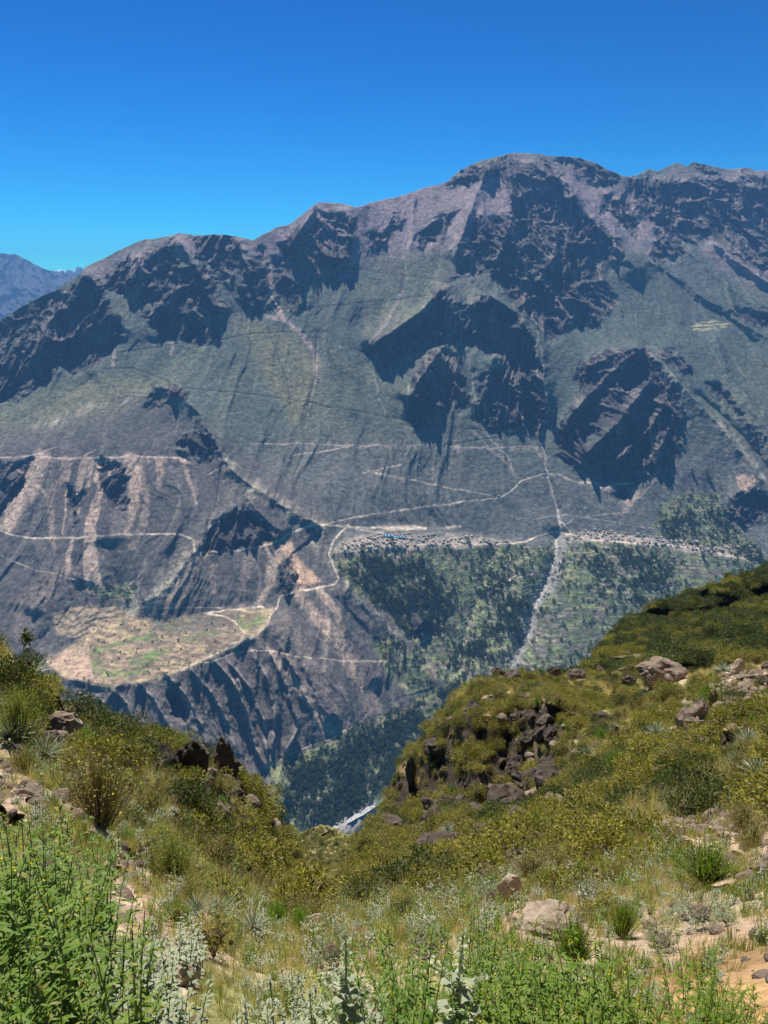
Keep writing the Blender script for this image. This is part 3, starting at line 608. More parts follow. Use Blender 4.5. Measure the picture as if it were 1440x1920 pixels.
def correct_cliffs(G, cliff, step, lam_len, a_cliff):
    """log depth G with its vertical gradient replaced inside the cliffs, the difference spread out over lam_len pixels"""
    g = np.diff(G, axis=0); c = .5 * (cliff[1:] + cliff[:-1]); e = c * (-a_cliff / F * step - g)
    H, Wd = G.shape; div = np.zeros((H, Wd)); div[:-1] += e; div[1:] -= e
    M = np.zeros((2 * H, 2 * Wd)); M[:H, :Wd] = -div; M[H:, :Wd] = -div[::-1]; M[:, Wd:] = M[:, :Wd][:, ::-1]
    ky = 2 - 2 * np.cos(2 * np.pi * np.fft.fftfreq(2 * H)); kx = 2 - 2 * np.cos(2 * np.pi * np.fft.fftfreq(2 * Wd))
    return G + np.real(np.fft.ifft2(np.fft.fft2(M) / (ky[:, None] + .35 * kx[None] + (step / lam_len) ** 2)))[:H, :Wd]
NL = correct_cliffs(NG, ncl, 2.5, 110.0, -.15)
un = np.concatenate([np.linspace(-2600, -240, 60), np.linspace(-230, 1680, 760), np.linspace(1690, 4200, 60)]); MU, MV = len(un), 520
ntop = fpts(NS)(un) + fbm(un / 9, un * 0, 4, 110) * 4.5
kk = np.linspace(0, 1, MV)[:, None] ** .92
Vm = 2260 + (ntop - 2260)[None] * kk; Um = np.broadcast_to(un[None], Vm.shape).copy()
Lm = bilin(NL, nu0, nv0, 2.5, Um, Vm)
clm = np.zeros(Um.shape); wxm = fbm(Um / 30, Vm / 30, 4, 101) * 14; wym = fbm(Um / 30, Vm / 30, 4, 102) * 14
for p in NCL: clm = np.maximum(clm, polymask(Um + wxm, Vm + wym, p, 3.5))
clm = np.maximum(clm, bilin(nzc, nu0, nv0, 2.5, Um, Vm) * .8); tN = np.exp(Lm); Q = pix(Um, Vm, tN); x_, y_, z_ = Q[..., 0], Q[..., 1], Q[..., 2]
dN = -clm * ((ridged(x_ / 5.5, z_ / 12, 5, 120, .6) - .3) * 4.6 + (ridged(x_ / 1.7, z_ / 2.6, 4, 121, .6) - .3) * 1.3)
hum = sstep(12, 30, tN) * (1 - clm)
dN -= hum * ((ridged(x_ / 8, y_ / 12, 4, 127, .5) - .4) * 5.6 + (ridged(x_ / 3.2, y_ / 4.0, 3, 128, .5) - .4) * 2.2)
dN -= (1 - clm) * (fbm(x_ / 4.0, y_ / 4.0, 4, 122) * np.clip(tN * .03, .05, 1.1) + fbm(x_ / .7, y_ / .7, 4, 123) * .06)
flank = polymask(Um, Vm, [(60,1290),(180,1340),(330,1380),(470,1480),(560,1600),(560,1720),(470,1700),(380,1640),(330,1560),(240,1460),(150,1430),(60,1420)], 25)
shelfz = polymask(Um, Vm, [(640,1560),(760,1520),(1060,1450),(1300,1360),(1350,1450),(1150,1540),(960,1580),(760,1660),(650,1700)], 25)
dN -= (flank + .7 * shelfz).clip(0, 1) * (1 - clm) * ((ridged(x_ / 2.2, z_ / 2.2, 5, 126, .6) - .4) * 1.7 * np.clip(tN / 22, .3, 1.4))
rocky = sstep(.12 - .25, .4 - .1, flank * .25 - .1 + fbm(x_ / 3.2, y_ / 3.2, 4, 124)) * (tN > 9)
dN -= rocky * (ridged(x_ / 1.0, z_ / 1.0, 4, 125) - .3) * .5
Q = pix(Um, Vm, tN + dN)
nA = fbm(x_ / 5, y_ / 5, 4, 130); nB = fbm(x_ / .8, y_ / .8, 4, 131)
CN = np.empty(Um.shape + (3,)); CN[:] = (.40, .325, .19)
CN = mix(CN, (.25, .235, .095), sstep(-.05, .4, nA + .3 * nB)); CN = mix(CN, (.38, .28, .195), sstep(.05, .4, -nA + .4 * nB))
for p in [[(-60,1430),(20,1425),(75,1480),(60,1560),(0,1560),(-60,1550)], [(190,1610),(240,1600),(300,1690),(260,1760),(170,1740)], [(250,1790),(340,1770),(370,1850),(300,1930),(240,1930)], [(1230,1545),(1300,1520),(1460,1540),(1460,1640),(1330,1620),(1240,1590)],
          [(1330,1290),(1370,1262),(1460,1245),(1460,1350),(1360,1340)], [(960,1700),(1100,1700),(1130,1790),(1000,1760),(940,1740)], [(640,1840),(760,1830),(760,1920),(620,1920)], [(890,1500),(960,1480),(1060,1490),(1000,1510),(910,1520)], [(1130,1390),(1200,1360),(1180,1400),(1130,1430)]]:
    CN = mix(CN, (.44, .325, .235), polymask(Um + wxm, Vm + wym, p, 14))
CN = mix(CN, (.36, .21, .10), polymask(Um + wxm, Vm + wym, [(1150,1830),(1300,1780),(1500,1740),(1700,1700),(1700,2100),(1100,2100)], 40) * .8)
rkc = np.empty_like(CN); rkc[:] = (.045, .037, .028); rkc = mix(rkc, (.13, .10, .065), sstep(.15, .55, fbm(x_ / 1.4, z_ / 2.4, 4, 132)))
CN = CN + (rkc - CN) * np.clip(clm * 1.0 + rocky * .5, 0, 1)[..., None]
CN = np.clip(CN * (1 + .2 * nB)[..., None], .02, .7)
skirt = [Q[-1] + np.array([0, .02 * 1, 0]) * tN[-1][:, None] * i + np.array([0, 0, -.012]) * tN[-1][:, None] * i * i * 1.6 for i in range(1, 8)]
behind = [Q[0] + np.array([0, -.9 * i, .20 * i]) for i in range(8, 0, -1)]      # the slope goes on under and behind the viewer
QS = np.concatenate([np.stack(behind), Q, np.stack(skirt)], 0); CS = np.concatenate([np.repeat(CN[:1], 8, 0), CN, np.repeat(CN[-1:], 7, 0)], 0)
near = grid_mesh("hillside_ground", QS, CS, None, soil_material("dry_soil_and_rock", 1.0, .16)); tag(near, kind="structure")
ND = tN + dN
def nearpt(u, v, sink=0.0):
    """point of the near slope seen at photo pixel (u, v)"""
    j = int(np.argmin(np.abs(un - u)))
    f = (v - 2260) / (ntop[j] - 2260); f = min(max(f, 0), 1)
    i = int(np.clip(round(f ** (1 / .92) * (MV - 1)), 0, MV - 1))
    p = Vector(Q[i, j]); p.z -= sink; return p, float(ND[i, j])

def side_slope(name, sil, vbot, ctl2, cliffs, seed, base, mat, nu=420, nv=260, amp=1.0, ur=(0, 1)):
    us = np.linspace(ur[0], ur[1], nu); tp = fpts(sil)(us) + fbm(us / 8, us * 0, 4, seed) * 3.5
    k2 = np.linspace(0, 1, nv)[:, None]; V2 = vbot + (tp - vbot)[None] * k2; U2 = np.broadcast_to(us[None], V2.shape).copy()
    t2 = np.exp(tps([c[0] for c in ctl2], [c[1] for c in ctl2], [math.log(c[2]) for c in ctl2], U2, V2, 400))
    R = pix(U2, V2, t2); a, b, c = R[..., 0], R[..., 1], R[..., 2]
    d = -(fbm(a / 22, b / 22, 4, seed + 1) * 9 + (ridged(a / 14, b / 20, 5, seed + 2) - .4) * 8) * amp - fbm(a / 2.5, b / 2.5, 3, seed + 3) * .8 * amp
    rk2 = sstep(.15, .4, fbm(a / 12, b / 12, 4, seed + 4)); d -= rk2 * (ridged(a / 4, c / 4, 4, seed + 5) - .3) * 3 * amp
    R = pix(U2, V2, t2 + d)
    Cc = np.empty(U2.shape + (3,)); Cc[:] = base; Cc = mix(Cc, np.array(base) * np.array((.7, .8, .55)), sstep(-.2, .3, fbm(a / 9, b / 9, 4, seed + 6)))
    Cc = mix(Cc, (.14, .11, .085), rk2 * .8)
    R2 = np.concatenate([R, np.stack([R[-1] + np.array([0, .03, -.02 * i]) * t2[-1][:, None] * i for i in range(1, 6)])], 0)
    Cc = np.concatenate([Cc, np.repeat(Cc[-1:], 5, 0)], 0)
    o = grid_mesh(name, R2, Cc, None, mat); tag(o, kind="structure")
    return us, tp, vbot, R, t2
hm2 = soil_material("hillside_soil", .35, .5)
HS = side_slope("hillside", [(960,1300),(1040,1275),(1090,1264),(1140,1202),(1180,1162),(1230,1137),(1300,1112),(1370,1087),(1440,1064),(1740,950)], 1330,
   [(1000,1320,80),(1100,1270,92),(1240,1280,80),(1440,1280,75),(1700,1260,75),(1140,1204,125),(1180,1162,150),(1300,1112,170),(1440,1064,180),(1700,960,200),(1300,1200,120),(1440,1170,122),(1200,1230,105)], None, 300, (.15, .13, .07), hm2, 460, 260, 2.1, (960, 1700))
GS = side_slope("gully_slope", [(440,1660),(480,1640),(520,1600),(545,1572),(570,1562),(600,1550),(625,1556),(650,1570),(680,1560),(705,1535),(725,1500),(760,1480),(800,1470)], 1790,
   [(450,1700,150),(600,1780,60),(700,1780,60),(560,1570,290),(610,1555,280),(720,1500,330),(640,1640,170),(580,1660,160),(700,1600,220),(800,1480,350),(600,1720,95)], None, 320, (.21, .19, .085), hm2, 260, 200, .9, (430, 800))
# ------------------------------------------------------------------ plants: materials and meshes
def leaf_mat(name, c1, c2, trans=.35, rough=.5, spec=.25, dry=None):
    """leaf surface lit from both sides, its tint varying from plant to plant and leaf to leaf"""
    M = NT(name); t = M.t
    oi = M.n("ShaderNodeObjectInfo"); g = M.n("ShaderNodeNewGeometry")
    f = M.math('ADD', M.math('MULTIPLY', oi.outputs["Random"], .55), M.math('MULTIPLY', g.outputs["Random Per Island"], .45))
    c = M.mixc(f, c1, c2)
    if dry:
        k = M.math('GREATER_THAN', g.outputs["Random Per Island"], .86); c = M.mixc(k, c, dry)
    M.l(c, M.b.inputs["Base Color"]); M.b.inputs["Roughness"].default_value = rough; M.b.inputs["Specular IOR Level"].default_value = spec
    tr = M.n("ShaderNodeBsdfTranslucent"); M.l(M.mixc(1.0, c, (1.35, 1.5, .7), 'MULTIPLY'), tr.inputs["Color"])
    mx = M.n("ShaderNodeMixShader"); mx.inputs[0].default_value = trans
    M.l(M.b.outputs[0], mx.inputs[1]); M.l(tr.outputs[0], mx.inputs[2])
    M.l(mx.outputs[0], t.nodes["Material Output"].inputs["Surface"]); return M.m
def plain_mat(name, c1, c2=None, sc=6.0, bump=.02, rough=.9, rock=False):
    M = NT(name); tc = M.n("ShaderNodeTexCoord"); v = tc.outputs["Object"]
    n = M.noise(sc, 6, .65, v)
    c = M.ramp(n, [(.3, tuple(x * .7 for x in c1)), (.5, c1), (.72, c2 or tuple(min(.9, x * 1.25) for x in c1))])
    if rock:
        n2 = M.noise(sc * 5, 5, .7, v); c = M.mixc(1.0, c, M.ramp(n2, [(.3, (.65, .63, .6)), (.55, (1.05, 1.05, 1.05)), (.7, (1.25, 1.22, 1.2))]), 'MULTIPLY')
        oi = M.n("ShaderNodeObjectInfo"); c = M.mixc(M.math('MULTIPLY', oi.outputs["Random"], .35), c, (.16, .12, .095))
    M.l(c, M.b.inputs["Base Color"]); M.b.inputs["Roughness"].default_value = rough
    M.bump(n, .8, bump); return M.m
ML = {
 'cushion': leaf_mat("olive_shrub_leaves", (.110,.130,.022), (.36,.315,.070), .24, .7, .08, (.26,.20,.10)),
 'dark': leaf_mat("dark_shrub_leaves", (.046,.065,.020), (.110,.130,.034), .18, .6, .15),
 'bright': leaf_mat("bright_green_leaves", (.085,.170,.018), (.150,.245,.030), .40, .45, .3),
 'herb': leaf_mat("lanceolate_green_leaves", (.075,.150,.014), (.160,.235,.024), .38, .5, .16, (.24,.23,.06)),
 'grey': leaf_mat("felted_grey_leaves", (.215,.245,.155), (.34,.36,.26), .20, .8, .1),
 'agave': leaf_mat("blue_grey_blades", (.170,.215,.135), (.300,.335,.245), .12, .45, .35, (.34,.29,.20)),
 'fluff': leaf_mat("pale_broom_twigs", (.25,.235,.075), (.36,.32,.12), .2, .7, .1, (.22,.17,.10)),
 'twig': leaf_mat("dead_twigs", (.13,.095,.060), (.21,.165,.11), .0, .9, .05),
 'straw': leaf_mat("dry_grass_blades", (.42,.33,.155), (.56,.46,.25), .30, .6, .15),
 'gras': leaf_mat("green_grass_blades", (.18,.20,.055), (.27,.27,.085), .35, .6, .15),
 'yellow': leaf_mat("yellow_petals", (.62,.50,.02), (.75,.62,.04), .3, .6, .1), 'violet': leaf_mat("violet_petals", (.13,.10,.32), (.20,.15,.42), .3, .6, .1),
 'white': leaf_mat("pale_flower_heads", (.42,.44,.32), (.58,.59,.48), .45, .8, .1),
 'tree': leaf_mat("valley_tree_leaves", (.032,.055,.026), (.095,.130,.050), .15, .8, .05),
 'stem': plain_mat("green_stem", (.16,.19,.08)), 'wood': plain_mat("shrub_wood", (.12,.09,.06)),
}
def rnd(a, b): return random.uniform(a, b)
class MBld:
    def __init__(s): s.v = []; s.f = []; s.m = []
    def tri(s, a, b, c, m=0): n = len(s.v); s.v += [a, b, c]; s.f.append((n, n + 1, n + 2)); s.m.append(m)
    def quad(s, a, b, c, d, m=0): n = len(s.v); s.v += [a, b, c, d]; s.f.append((n, n + 1, n + 2, n + 3)); s.m.append(m)
    def leaf(s, base, dirn, up, L, w, m=0, seg=2, droop=.3, fold=.0):
        """tapered leaf of seg segments, curving down"""
        d = dirn.normalized(); side = d.cross(up)
        if side.length < 1e-3: side = d.cross(Vector((1, 0, 0)))
        side.normalize(); nrm = side.cross(d).normalized()
        n0 = len(s.v); cols = []
        if seg == 1:
            md = base + d * (L * .45); tp = base + d * L - Vector((0, 0, 1)) * (droop * L)
            s.v += [base, md + side * w * .5, tp, md - side * w * .5]; s.f.append((n0, n0 + 1, n0 + 2, n0 + 3)); s.m.append(m); return
        for i in range(seg + 1):
            k = i / seg; ww = w * (math.sin(math.pi * min(1, k * .85 + .15)) ** .8) * .5 if i < seg else 0
            if i == 0: ww = w * .18
            c = base + d * (L * k) - Vector((0, 0, 1)) * (droop * L * k * k) + nrm * (fold * L * k * k)
            if i == seg: s.v.append(c); cols.append((len(s.v) - 1,))
            else: s.v += [c - side * ww, c + side * ww]; cols.append((len(s.v) - 2, len(s.v) - 1))
        for i in range(seg):
            a, b = cols[i], cols[i + 1]
            if len(b) == 2: s.f.append((a[0], a[1], b[1], b[0]))
            else: s.f.append((a[0], a[1], b[0]))
            s.m.append(m)
    def tube(s, pts, r0, r1, m=0, k=4):
        rings = []
        for i, p in enumerate(pts):
            p = Vector(p); d = (Vector(pts[min(i + 1, len(pts) - 1)]) - Vector(pts[max(i - 1, 0)])).normalized()
            a = d.orthogonal().normalized(); b = d.cross(a); r = r0 + (r1 - r0) * i / (len(pts) - 1); n = len(s.v)
            for j in range(k): s.v.append(p + (a * math.cos(6.2832 * j / k) + b * math.sin(6.2832 * j / k)) * r)
            rings.append(n)
        for i in range(len(rings) - 1):
            for j in range(k): s.f.append((rings[i] + j, rings[i] + (j + 1) % k, rings[i + 1] + (j + 1) % k, rings[i + 1] + j)); s.m.append(m)
    def mesh(s, name, mats, smooth=False):
        me = bpy.data.meshes.new(name); me.from_pydata([tuple(v) for v in s.v], [], s.f)
        for m in mats: me.materials.append(m)
        me.polygons.foreach_set("material_index", s.m)
        if smooth: me.polygons.foreach_set("use_smooth", [True] * len(s.f))
        me.update(); return me
def rdir(zmin=-1.0):
    while True:
        d = Vector((rnd(-1, 1), rnd(-1, 1), rnd(zmin, 1)))
        if .1 < d.length < 1: return d.normalized()
import bmesh
from mathutils import noise as mnoise
def m_cushion(name, mat, n=420, lobes=7, leafs=.10, flowers=None, up=.75, thin=.45):
    """rounded shrub, radius about 0.5: rounded lobes of short leafy twigs round dark cores added to block light"""
    b = MBld(); cs = [(Vector((0, 0, .20 * up)), .30)]; lobes += 3
    for i in range(lobes):
        a = rnd(0, 6.28); r = rnd(.16, .38); cs.append((Vector((r * math.cos(a), r * math.sin(a), rnd(.06, .46) * up * (1.25 - r))), rnd(.11, .22)))
    wt = [r * r for c, r in cs]
    for c, r in cs:
        bm = bmesh.new(); bmesh.ops.create_icosphere(bm, subdivisions=1, radius=r * (.5 if r > .28 else .22)); off = Vector((rnd(0, 50), 0, 0))
        for v in bm.verts: v.co = c + v.co * (1 + .45 * mnoise.noise(v.co * 14 + off))
        n0 = len(b.v); b.v += [v.co.copy() for v in bm.verts]
        for f in bm.faces: b.f.append(tuple(n0 + v.index for v in f.verts)); b.m.append(1)  # lumpy cores added to darken and shade the inside of the shrub
        bm.free()
    for i in range(n):
        c, r = random.choices(cs, wt)[0]; d = rdir(-.35); p = c + d * r * rnd(.62, 1.12)
        if p.z < -.05: p.z = rnd(0, .1)
        dd = (d + rdir() * .9 + Vector((0, 0, .3))).normalized(); L = leafs * rnd(.6, 1.4)
        fm = 2 if (flowers and random.random() < flowers and p.z > .25) else 0
        b.leaf(p, dd, rdir(), L, L * thin, fm, 1, .1)
    for i in range(14):
        a = rnd(0, 6.28); b.tube([(0, 0, -.1), (.1 * math.cos(a), .1 * math.sin(a), .1), (.36 * math.cos(a), .36 * math.sin(a), rnd(.2, .55) * up)], .012, .003, 1, 3)
    return b, [mat, ML['wood'], ML['yellow']]
def m_spiky(mat, n=240, h=.9, spread=.6, w=.010, twig=.25, flowers=0.0):
    """broom like tuft of upright fine shoots with small leaves"""
    b = MBld()
    for i in range(n):
        a = rnd(0, 6.28); r = abs(random.gauss(0, .45)) * spread * .5; base = Vector((r * .35 * math.cos(a), r * .35 * math.sin(a), -.03))
        hh = h * rnd(.55, 1.05) * (1 - .35 * min(1, r)); tip = Vector((math.cos(a) * r * 1.3, math.sin(a) * r * 1.3, hh)) + rdir() * .05
        md = (base + tip) * .5 + Vector((math.cos(a), math.sin(a), 0)) * .03 * rnd(-1, 1); m = 1 if random.random() < twig else 0
        s_ = Vector((-math.sin(a + rnd(-1, 1)), math.cos(a + rnd(-1, 1)), 0)) * w
        b.quad(base - s_, base + s_, md + s_ * .8, md - s_ * .8, m); b.tri(md - s_ * .8, md + s_ * .8, tip, m)
        for q in range(2):
            p = base.lerp(tip, rnd(.4, .98)); b.leaf(p, rdir(-.1), rdir(), .05 * rnd(.6, 1.3), .014, m, 1, 0)
        if random.random() < flowers: b.leaf(tip, rdir(0), rdir(), .028, .026, 2, 1, 0)
    return b, [mat, ML['twig'], ML['yellow']]
def m_rosette(n=54, L=.55, dead=0):
    b = MBld()
    for i in range(n):
        a = i * 2.39996; k = i / n; el = .12 + 1.25 * k + rnd(-.12, .12); d = Vector((math.cos(a) * math.cos(el), math.sin(a) * math.cos(el), math.sin(el)))
        LL = L * rnd(.75, 1.1) * (1 - .25 * k); side = Vector((-math.sin(a), math.cos(a), 0)); nr = side.cross(d)
        w = LL * .045; pts = []
        for s_ in range(4):
            kk_ = s_ / 3; c = Vector((0, 0, .05)) + d * LL * kk_ + Vector((0, 0, -1)) * LL * .12 * kk_ * kk_ + nr * 0
            pts.append((c, w * (1.0 - kk_ ** 1.6) * (1 if s_ else .8)))
        for s_ in range(3):
            (c0, w0), (c1, w1) = pts[s_], pts[s_ + 1]; v0_ = c0 - nr * w0 * .6; v1_ = c1 - nr * w1 * .6
            b.quad(c0 - side * w0, v0_, v1_, c1 - side * w1, 0); b.quad(v0_, c0 + side * w0, c1 + side * w1, v1_, 0)
    for i in range(dead):
        a = rnd(0, 6.28); b.leaf(Vector((math.cos(a) * .05, math.sin(a) * .05, rnd(-.25, .02))), Vector((math.cos(a), math.sin(a), -.8)), Vector((0, 0, 1)), L * .6 * rnd(.6, 1), .05, 1, 2, .6)
    return b, [ML['agave'], ML['twig']]
def m_herb(stems=7, h=.8, lf=.11, mat='herb', width=.22, tip=None, spread=.16, per=26):
    b = MBld(); mats = [ML[mat], ML['stem'], ML[tip] if tip else ML['white']]
    for s_ in range(stems):
        a = rnd(0, 6.28); lean = rnd(.05, .28); r = rnd(0, spread); base = Vector((r * math.cos(a), r * math.sin(a), -.05)); hh = h * rnd(.65, 1.1)
        path = [base + Vector((math.cos(a) * lean * hh * k * k, math.sin(a) * lean * hh * k * k, hh * k)) for k in (0, .35, .7, 1)]
        b.tube(path, .006, .002, 1, 3)
        for i in range(per):
            k = rnd(.12, 1.0); q = k * 3; j = min(2, int(q)); p = path[j].lerp(path[j + 1], q - j)
            al = i * 2.4 + rnd(-.4, .4); d = Vector((math.cos(al), math.sin(al), rnd(.25, .95))); L = lf * rnd(.6, 1.25) * (1.15 - .65 * k)
            b.leaf(p, d, Vector((0, 0, 1)), L, L * width, 0, 3, .35)
        if tip:
            for i in range(6): b.leaf(path[3] + Vector((rnd(-.012, .012), rnd(-.012, .012), -rnd(0, .10))), rdir(), rdir(), .014, .012, 2, 1, 0)
    return b, mats
def m_grass(mat, n=46, h=.3, w=.004, spread=.12, bend=.5):
    b = MBld()
    for i in range(n):
        a = rnd(0, 6.28); r = rnd(0, spread); base = Vector((r * math.cos(a), r * math.sin(a), -.02)); hh = h * rnd(.5, 1.1)
        o_ = Vector((math.cos(a), math.sin(a), 0)) * hh * bend * rnd(.1, 1); s_ = Vector((-math.sin(a), math.cos(a), 0)) * w
        p1 = base + Vector((0, 0, hh * .6)) + o_ * .35; p2 = base + Vector((0, 0, hh)) + o_
        b.quad(base - s_, base + s_, p1 + s_ * .7, p1 - s_ * .7, 0); b.tri(p1 - s_ * .7, p1 + s_ * .7, p2, 0)
    return b, [ML[mat]]
def m_mullein(h=1.2, big=True):
    """tall grey felted stalk, broad leaves below, pale flower clusters up the spike"""
    st = MBld(); lx, ly = rnd(-.02, .02), rnd(-.02, .02); path = [Vector((lx * k + rnd(-.008, .008), ly * k, h * k / 4 - .05)) for k in range(5)]
    st.tube(path, .013, .005, 0, 5); lv = []; fl = MBld()
    def at(k): q = k * 4; j = min(3, int(q)); return path[j].lerp(path[j + 1], q - j)
    for i in range(26):
        k = .04 + .66 * i / 25; b = MBld(); al = i * 2.4; d = Vector((math.cos(al), math.sin(al), rnd(.15, .7))); L = (.24 - .20 * k) * rnd(.8, 1.2)
        b.leaf(at(k), d, Vector((0, 0, 1)), L, L * .48, 0, 5, .55, .08); lv.append(b)
    for i in range(130):
        k = rnd(.5, 1.0); fl.leaf(at(k) + rdir() * .02, rdir(-.2), rdir(), .05 * rnd(.5, 1.1) * (1.5 - k), .026, 0, 1, .1)
    for j in range(5):
        k = rnd(.35, .7); al = rnd(0, 6.28); e = at(k) + Vector((math.cos(al) * .14, math.sin(al) * .14, .16)); st.tube([at(k), (at(k) + e) / 2 + Vector((0, 0, -.02)), e], .005, .002, 0, 3)
        for i in range(26): fl.leaf(at(k).lerp(e, rnd(.4, 1.05)) + rdir() * .015, rdir(-.2), rdir(), .036, .022, 0, 1, .1)
    return st, lv, fl
def finish(bm_, name): b, mats = bm_; return b.mesh(name, mats)
random.seed(5)
VAR = {
 'cushion': [finish(m_cushion("shrub", ML['cushion'], 1300, 5, .055), "shrub") for i in range(5)],
 'cushion_y': [finish(m_cushion("shrub", ML['fluff'], 1200, 5, .065, None, .8, .25), "shrub") for i in range(2)],
 'dark': [finish(m_cushion("shrub", ML['dark'], 1200, 5, .055), "shrub") for i in range(3)],
 'bright': [finish(m_spiky(ML['bright'], 260, .75, .8, .006, .05), "shrub") for i in range(2)],
 'greyc': [finish(m_cushion("shrub", ML['grey'], 1400, 7, .04, None, .7, .3), "shrub") for i in range(2)],
 'fluff': [finish(m_spiky(ML['fluff'], 420, .8, 1.1, .005, .3), "shrub") for i in range(2)],
 'agave': [finish(m_rosette(54, .55, 0), "agave"), finish(m_rosette(46, .55, 24), "agave"), finish(m_rosette(70, .5, 30), "agave")],
 'herb': [finish(m_herb(7, .8, .12, 'herb', .20), "herb"), finish(m_herb(9, .7, .10, 'herb', .2), "herb"), finish(m_herb(6, .9, .13, 'herb', .22, 'yellow'), "herb")],
 'herb_s': [finish(m_herb(10, .34, .055, 'herb', .22, None, .1, 16), "herb"), finish(m_herb(9, .32, .05, 'bright', .25, 'yellow', .1, 16), "herb")],
 'grey_s': [finish(m_herb(10, .28, .055, 'grey', .34, None, .1, 16), "herb"), finish(m_herb(8, .38, .06, 'grey', .3, None, .1, 16), "herb")],
 'straw': [finish(m_grass('straw', 60, .28, .0028, .14), "grass") for i in range(3)],
 'gras': [finish(m_grass('gras', 60, .26, .003, .12), "grass") for i in range(3)],
 'twigs': [finish(m_spiky(ML['twig'], 150, .5, .9, .003, .8), "shrub") for i in range(2)],
}
# ------------------------------------------------------------------ stones
def m_rock(seed, sub=3, rough=.28, flat=.75, cuts=5, size=1.0):
    import bmesh
    bm = bmesh.new(); bmesh.ops.create_icosphere(bm, subdivisions=sub, radius=.5)
    rr = random.Random(seed); pl = []
    for i in range(cuts):
        d = Vector((rr.uniform(-1, 1), rr.uniform(-1, 1), rr.uniform(-.6, 1))).normalized(); pl.append((d, rr.uniform(.27, .42)))
    from mathutils import noise as mn
    off = Vector((seed * 3.1, seed * 1.7, seed * .9))
    for v in bm.verts:
        for d, k in pl:
            e = v.co.dot(d)
            if e > k: v.co -= d * (e - k) * .92
        n = mn.fractal(v.co * 2.6 + off, .9, 2.1, 4); v.co *= 1 + rough * n * .5
        v.co += Vector(mn.noise_vector(v.co * 9 + off)) * .018 * rough * 4 - v.co.normalized() * max(0, mn.noise(Vector((v.co.x * 5, v.co.y * 5, v.co.z * 14)) + off)) * .09 * rough * 3
        v.co.z *= flat
    me = bpy.data.meshes.new("rock"); bm.to_mesh(me); bm.free()
    me.polygons.foreach_set("use_smooth", [False] * len(me.polygons)); me.materials.append(MR['rock']); return me
MR = {'rock': plain_mat("weathered_boulder", (.20,.155,.115), (.33,.28,.22), 3.0, .06, .95, True), 'dark': plain_mat("dark_basalt", (.055,.046,.037), (.125,.105,.08), 3.0, .08, .95, True),
      'pale': plain_mat("pale_sandstone", (.36,.29,.21), (.47,.39,.30), 4.0, .02, .95, True)}
VAR['rock'] = [m_rock(i, 3) for i in range(1, 7)]
VAR['stone'] = [m_rock(i, 2) for i in range(11, 16)]

# ------------------------------------------------------------------ scattering of what nobody could count
def scatter(name, label, cat, pts, scl, variants, seed=0):
    r = np.random.RandomState(seed); n = len(pts)
    src = bpy.data.collections.new(name + "_kinds")
    for i, me in enumerate(variants): o_ = bpy.data.objects.new(name + "_kind", me); src.objects.link(o_)
    me = bpy.data.meshes.new(name); me.vertices.add(n); me.vertices.foreach_set("co", np.asarray(pts, np.float32).reshape(-1))
    for k, dt_, val in (("rot", 'FLOAT_VECTOR', np.stack([r.uniform(-.18, .18, n), r.uniform(-.18, .18, n), r.uniform(0, 6.283, n)], 1)), ("scl", 'FLOAT_VECTOR', np.stack([scl * r.uniform(.85, 1.2, n), scl * r.uniform(.85, 1.2, n), scl * r.uniform(.75, 1.2, n)], 1))):
        at = me.attributes.new(k, dt_, 'POINT'); at.data.foreach_set("vector", val.astype(np.float32).reshape(-1))
    at = me.attributes.new("pick", 'INT', 'POINT'); at.data.foreach_set("value", r.randint(0, len(variants), n).astype(np.int32))
    o = bpy.data.objects.new(name, me); COL.objects.link(o); tag(o, label, cat, None, "stuff")
    ng = bpy.data.node_groups.new(name, 'GeometryNodeTree')
    ng.interface.new_socket("Geometry", in_out='INPUT', socket_type='NodeSocketGeometry'); ng.interface.new_socket("Geometry", in_out='OUTPUT', socket_type='NodeSocketGeometry')
    N, Lk = ng.nodes, ng.links
    gi = N.new('NodeGroupInput'); go = N.new('NodeGroupOutput'); ip = N.new('GeometryNodeInstanceOnPoints'); ci = N.new('GeometryNodeCollectionInfo')
    ci.inputs['Collection'].default_value = src; ci.inputs['Separate Children'].default_value = True; ci.inputs['Reset Children'].default_value = True
    def na(nm, ty): q = N.new('GeometryNodeInputNamedAttribute'); q.data_type = ty; q.inputs['Name'].default_value = nm; return q.outputs[0]
    Lk.new(gi.outputs[0], ip.inputs['Points']); Lk.new(ci.outputs[0], ip.inputs['Instance']); ip.inputs['Pick Instance'].default_value = True
    Lk.new(na("pick", 'INT'), ip.inputs['Instance Index']); Lk.new(na("scl", 'FLOAT_VECTOR'), ip.inputs['Scale'])
    er = N.new('FunctionNodeEulerToRotation'); Lk.new(na("rot", 'FLOAT_VECTOR'), er.inputs[0]); Lk.new(er.outputs[0], ip.inputs['Rotation'])
    Lk.new(ip.outputs[0], go.inputs[0])
    md = o.modifiers.new("scatter", 'NODES'); md.node_group = ng; return o
def cell_area(Qa):
    a = np.diff(Qa, axis=1)[:-1]; b = np.diff(Qa, axis=0)[:, :-1]; return np.linalg.norm(np.cross(a, b), axis=-1)
def sample(Qa, w, n, seed):
    r = np.random.RandomState(seed); wf = (w / w.sum()).reshape(-1); c = np.cumsum(wf); k = np.searchsorted(c, r.rand(n)); k = np.minimum(k, wf.size - 1)
    i, j = np.unravel_index(k, w.shape); a, b = r.rand(n, 1), r.rand(n, 1)
    p = (Qa[i, j] * (1 - a) + Qa[i, j + 1] * a) * (1 - b) + (Qa[i + 1, j] * (1 - a) + Qa[i + 1, j + 1] * a) * b
    return p, i, j
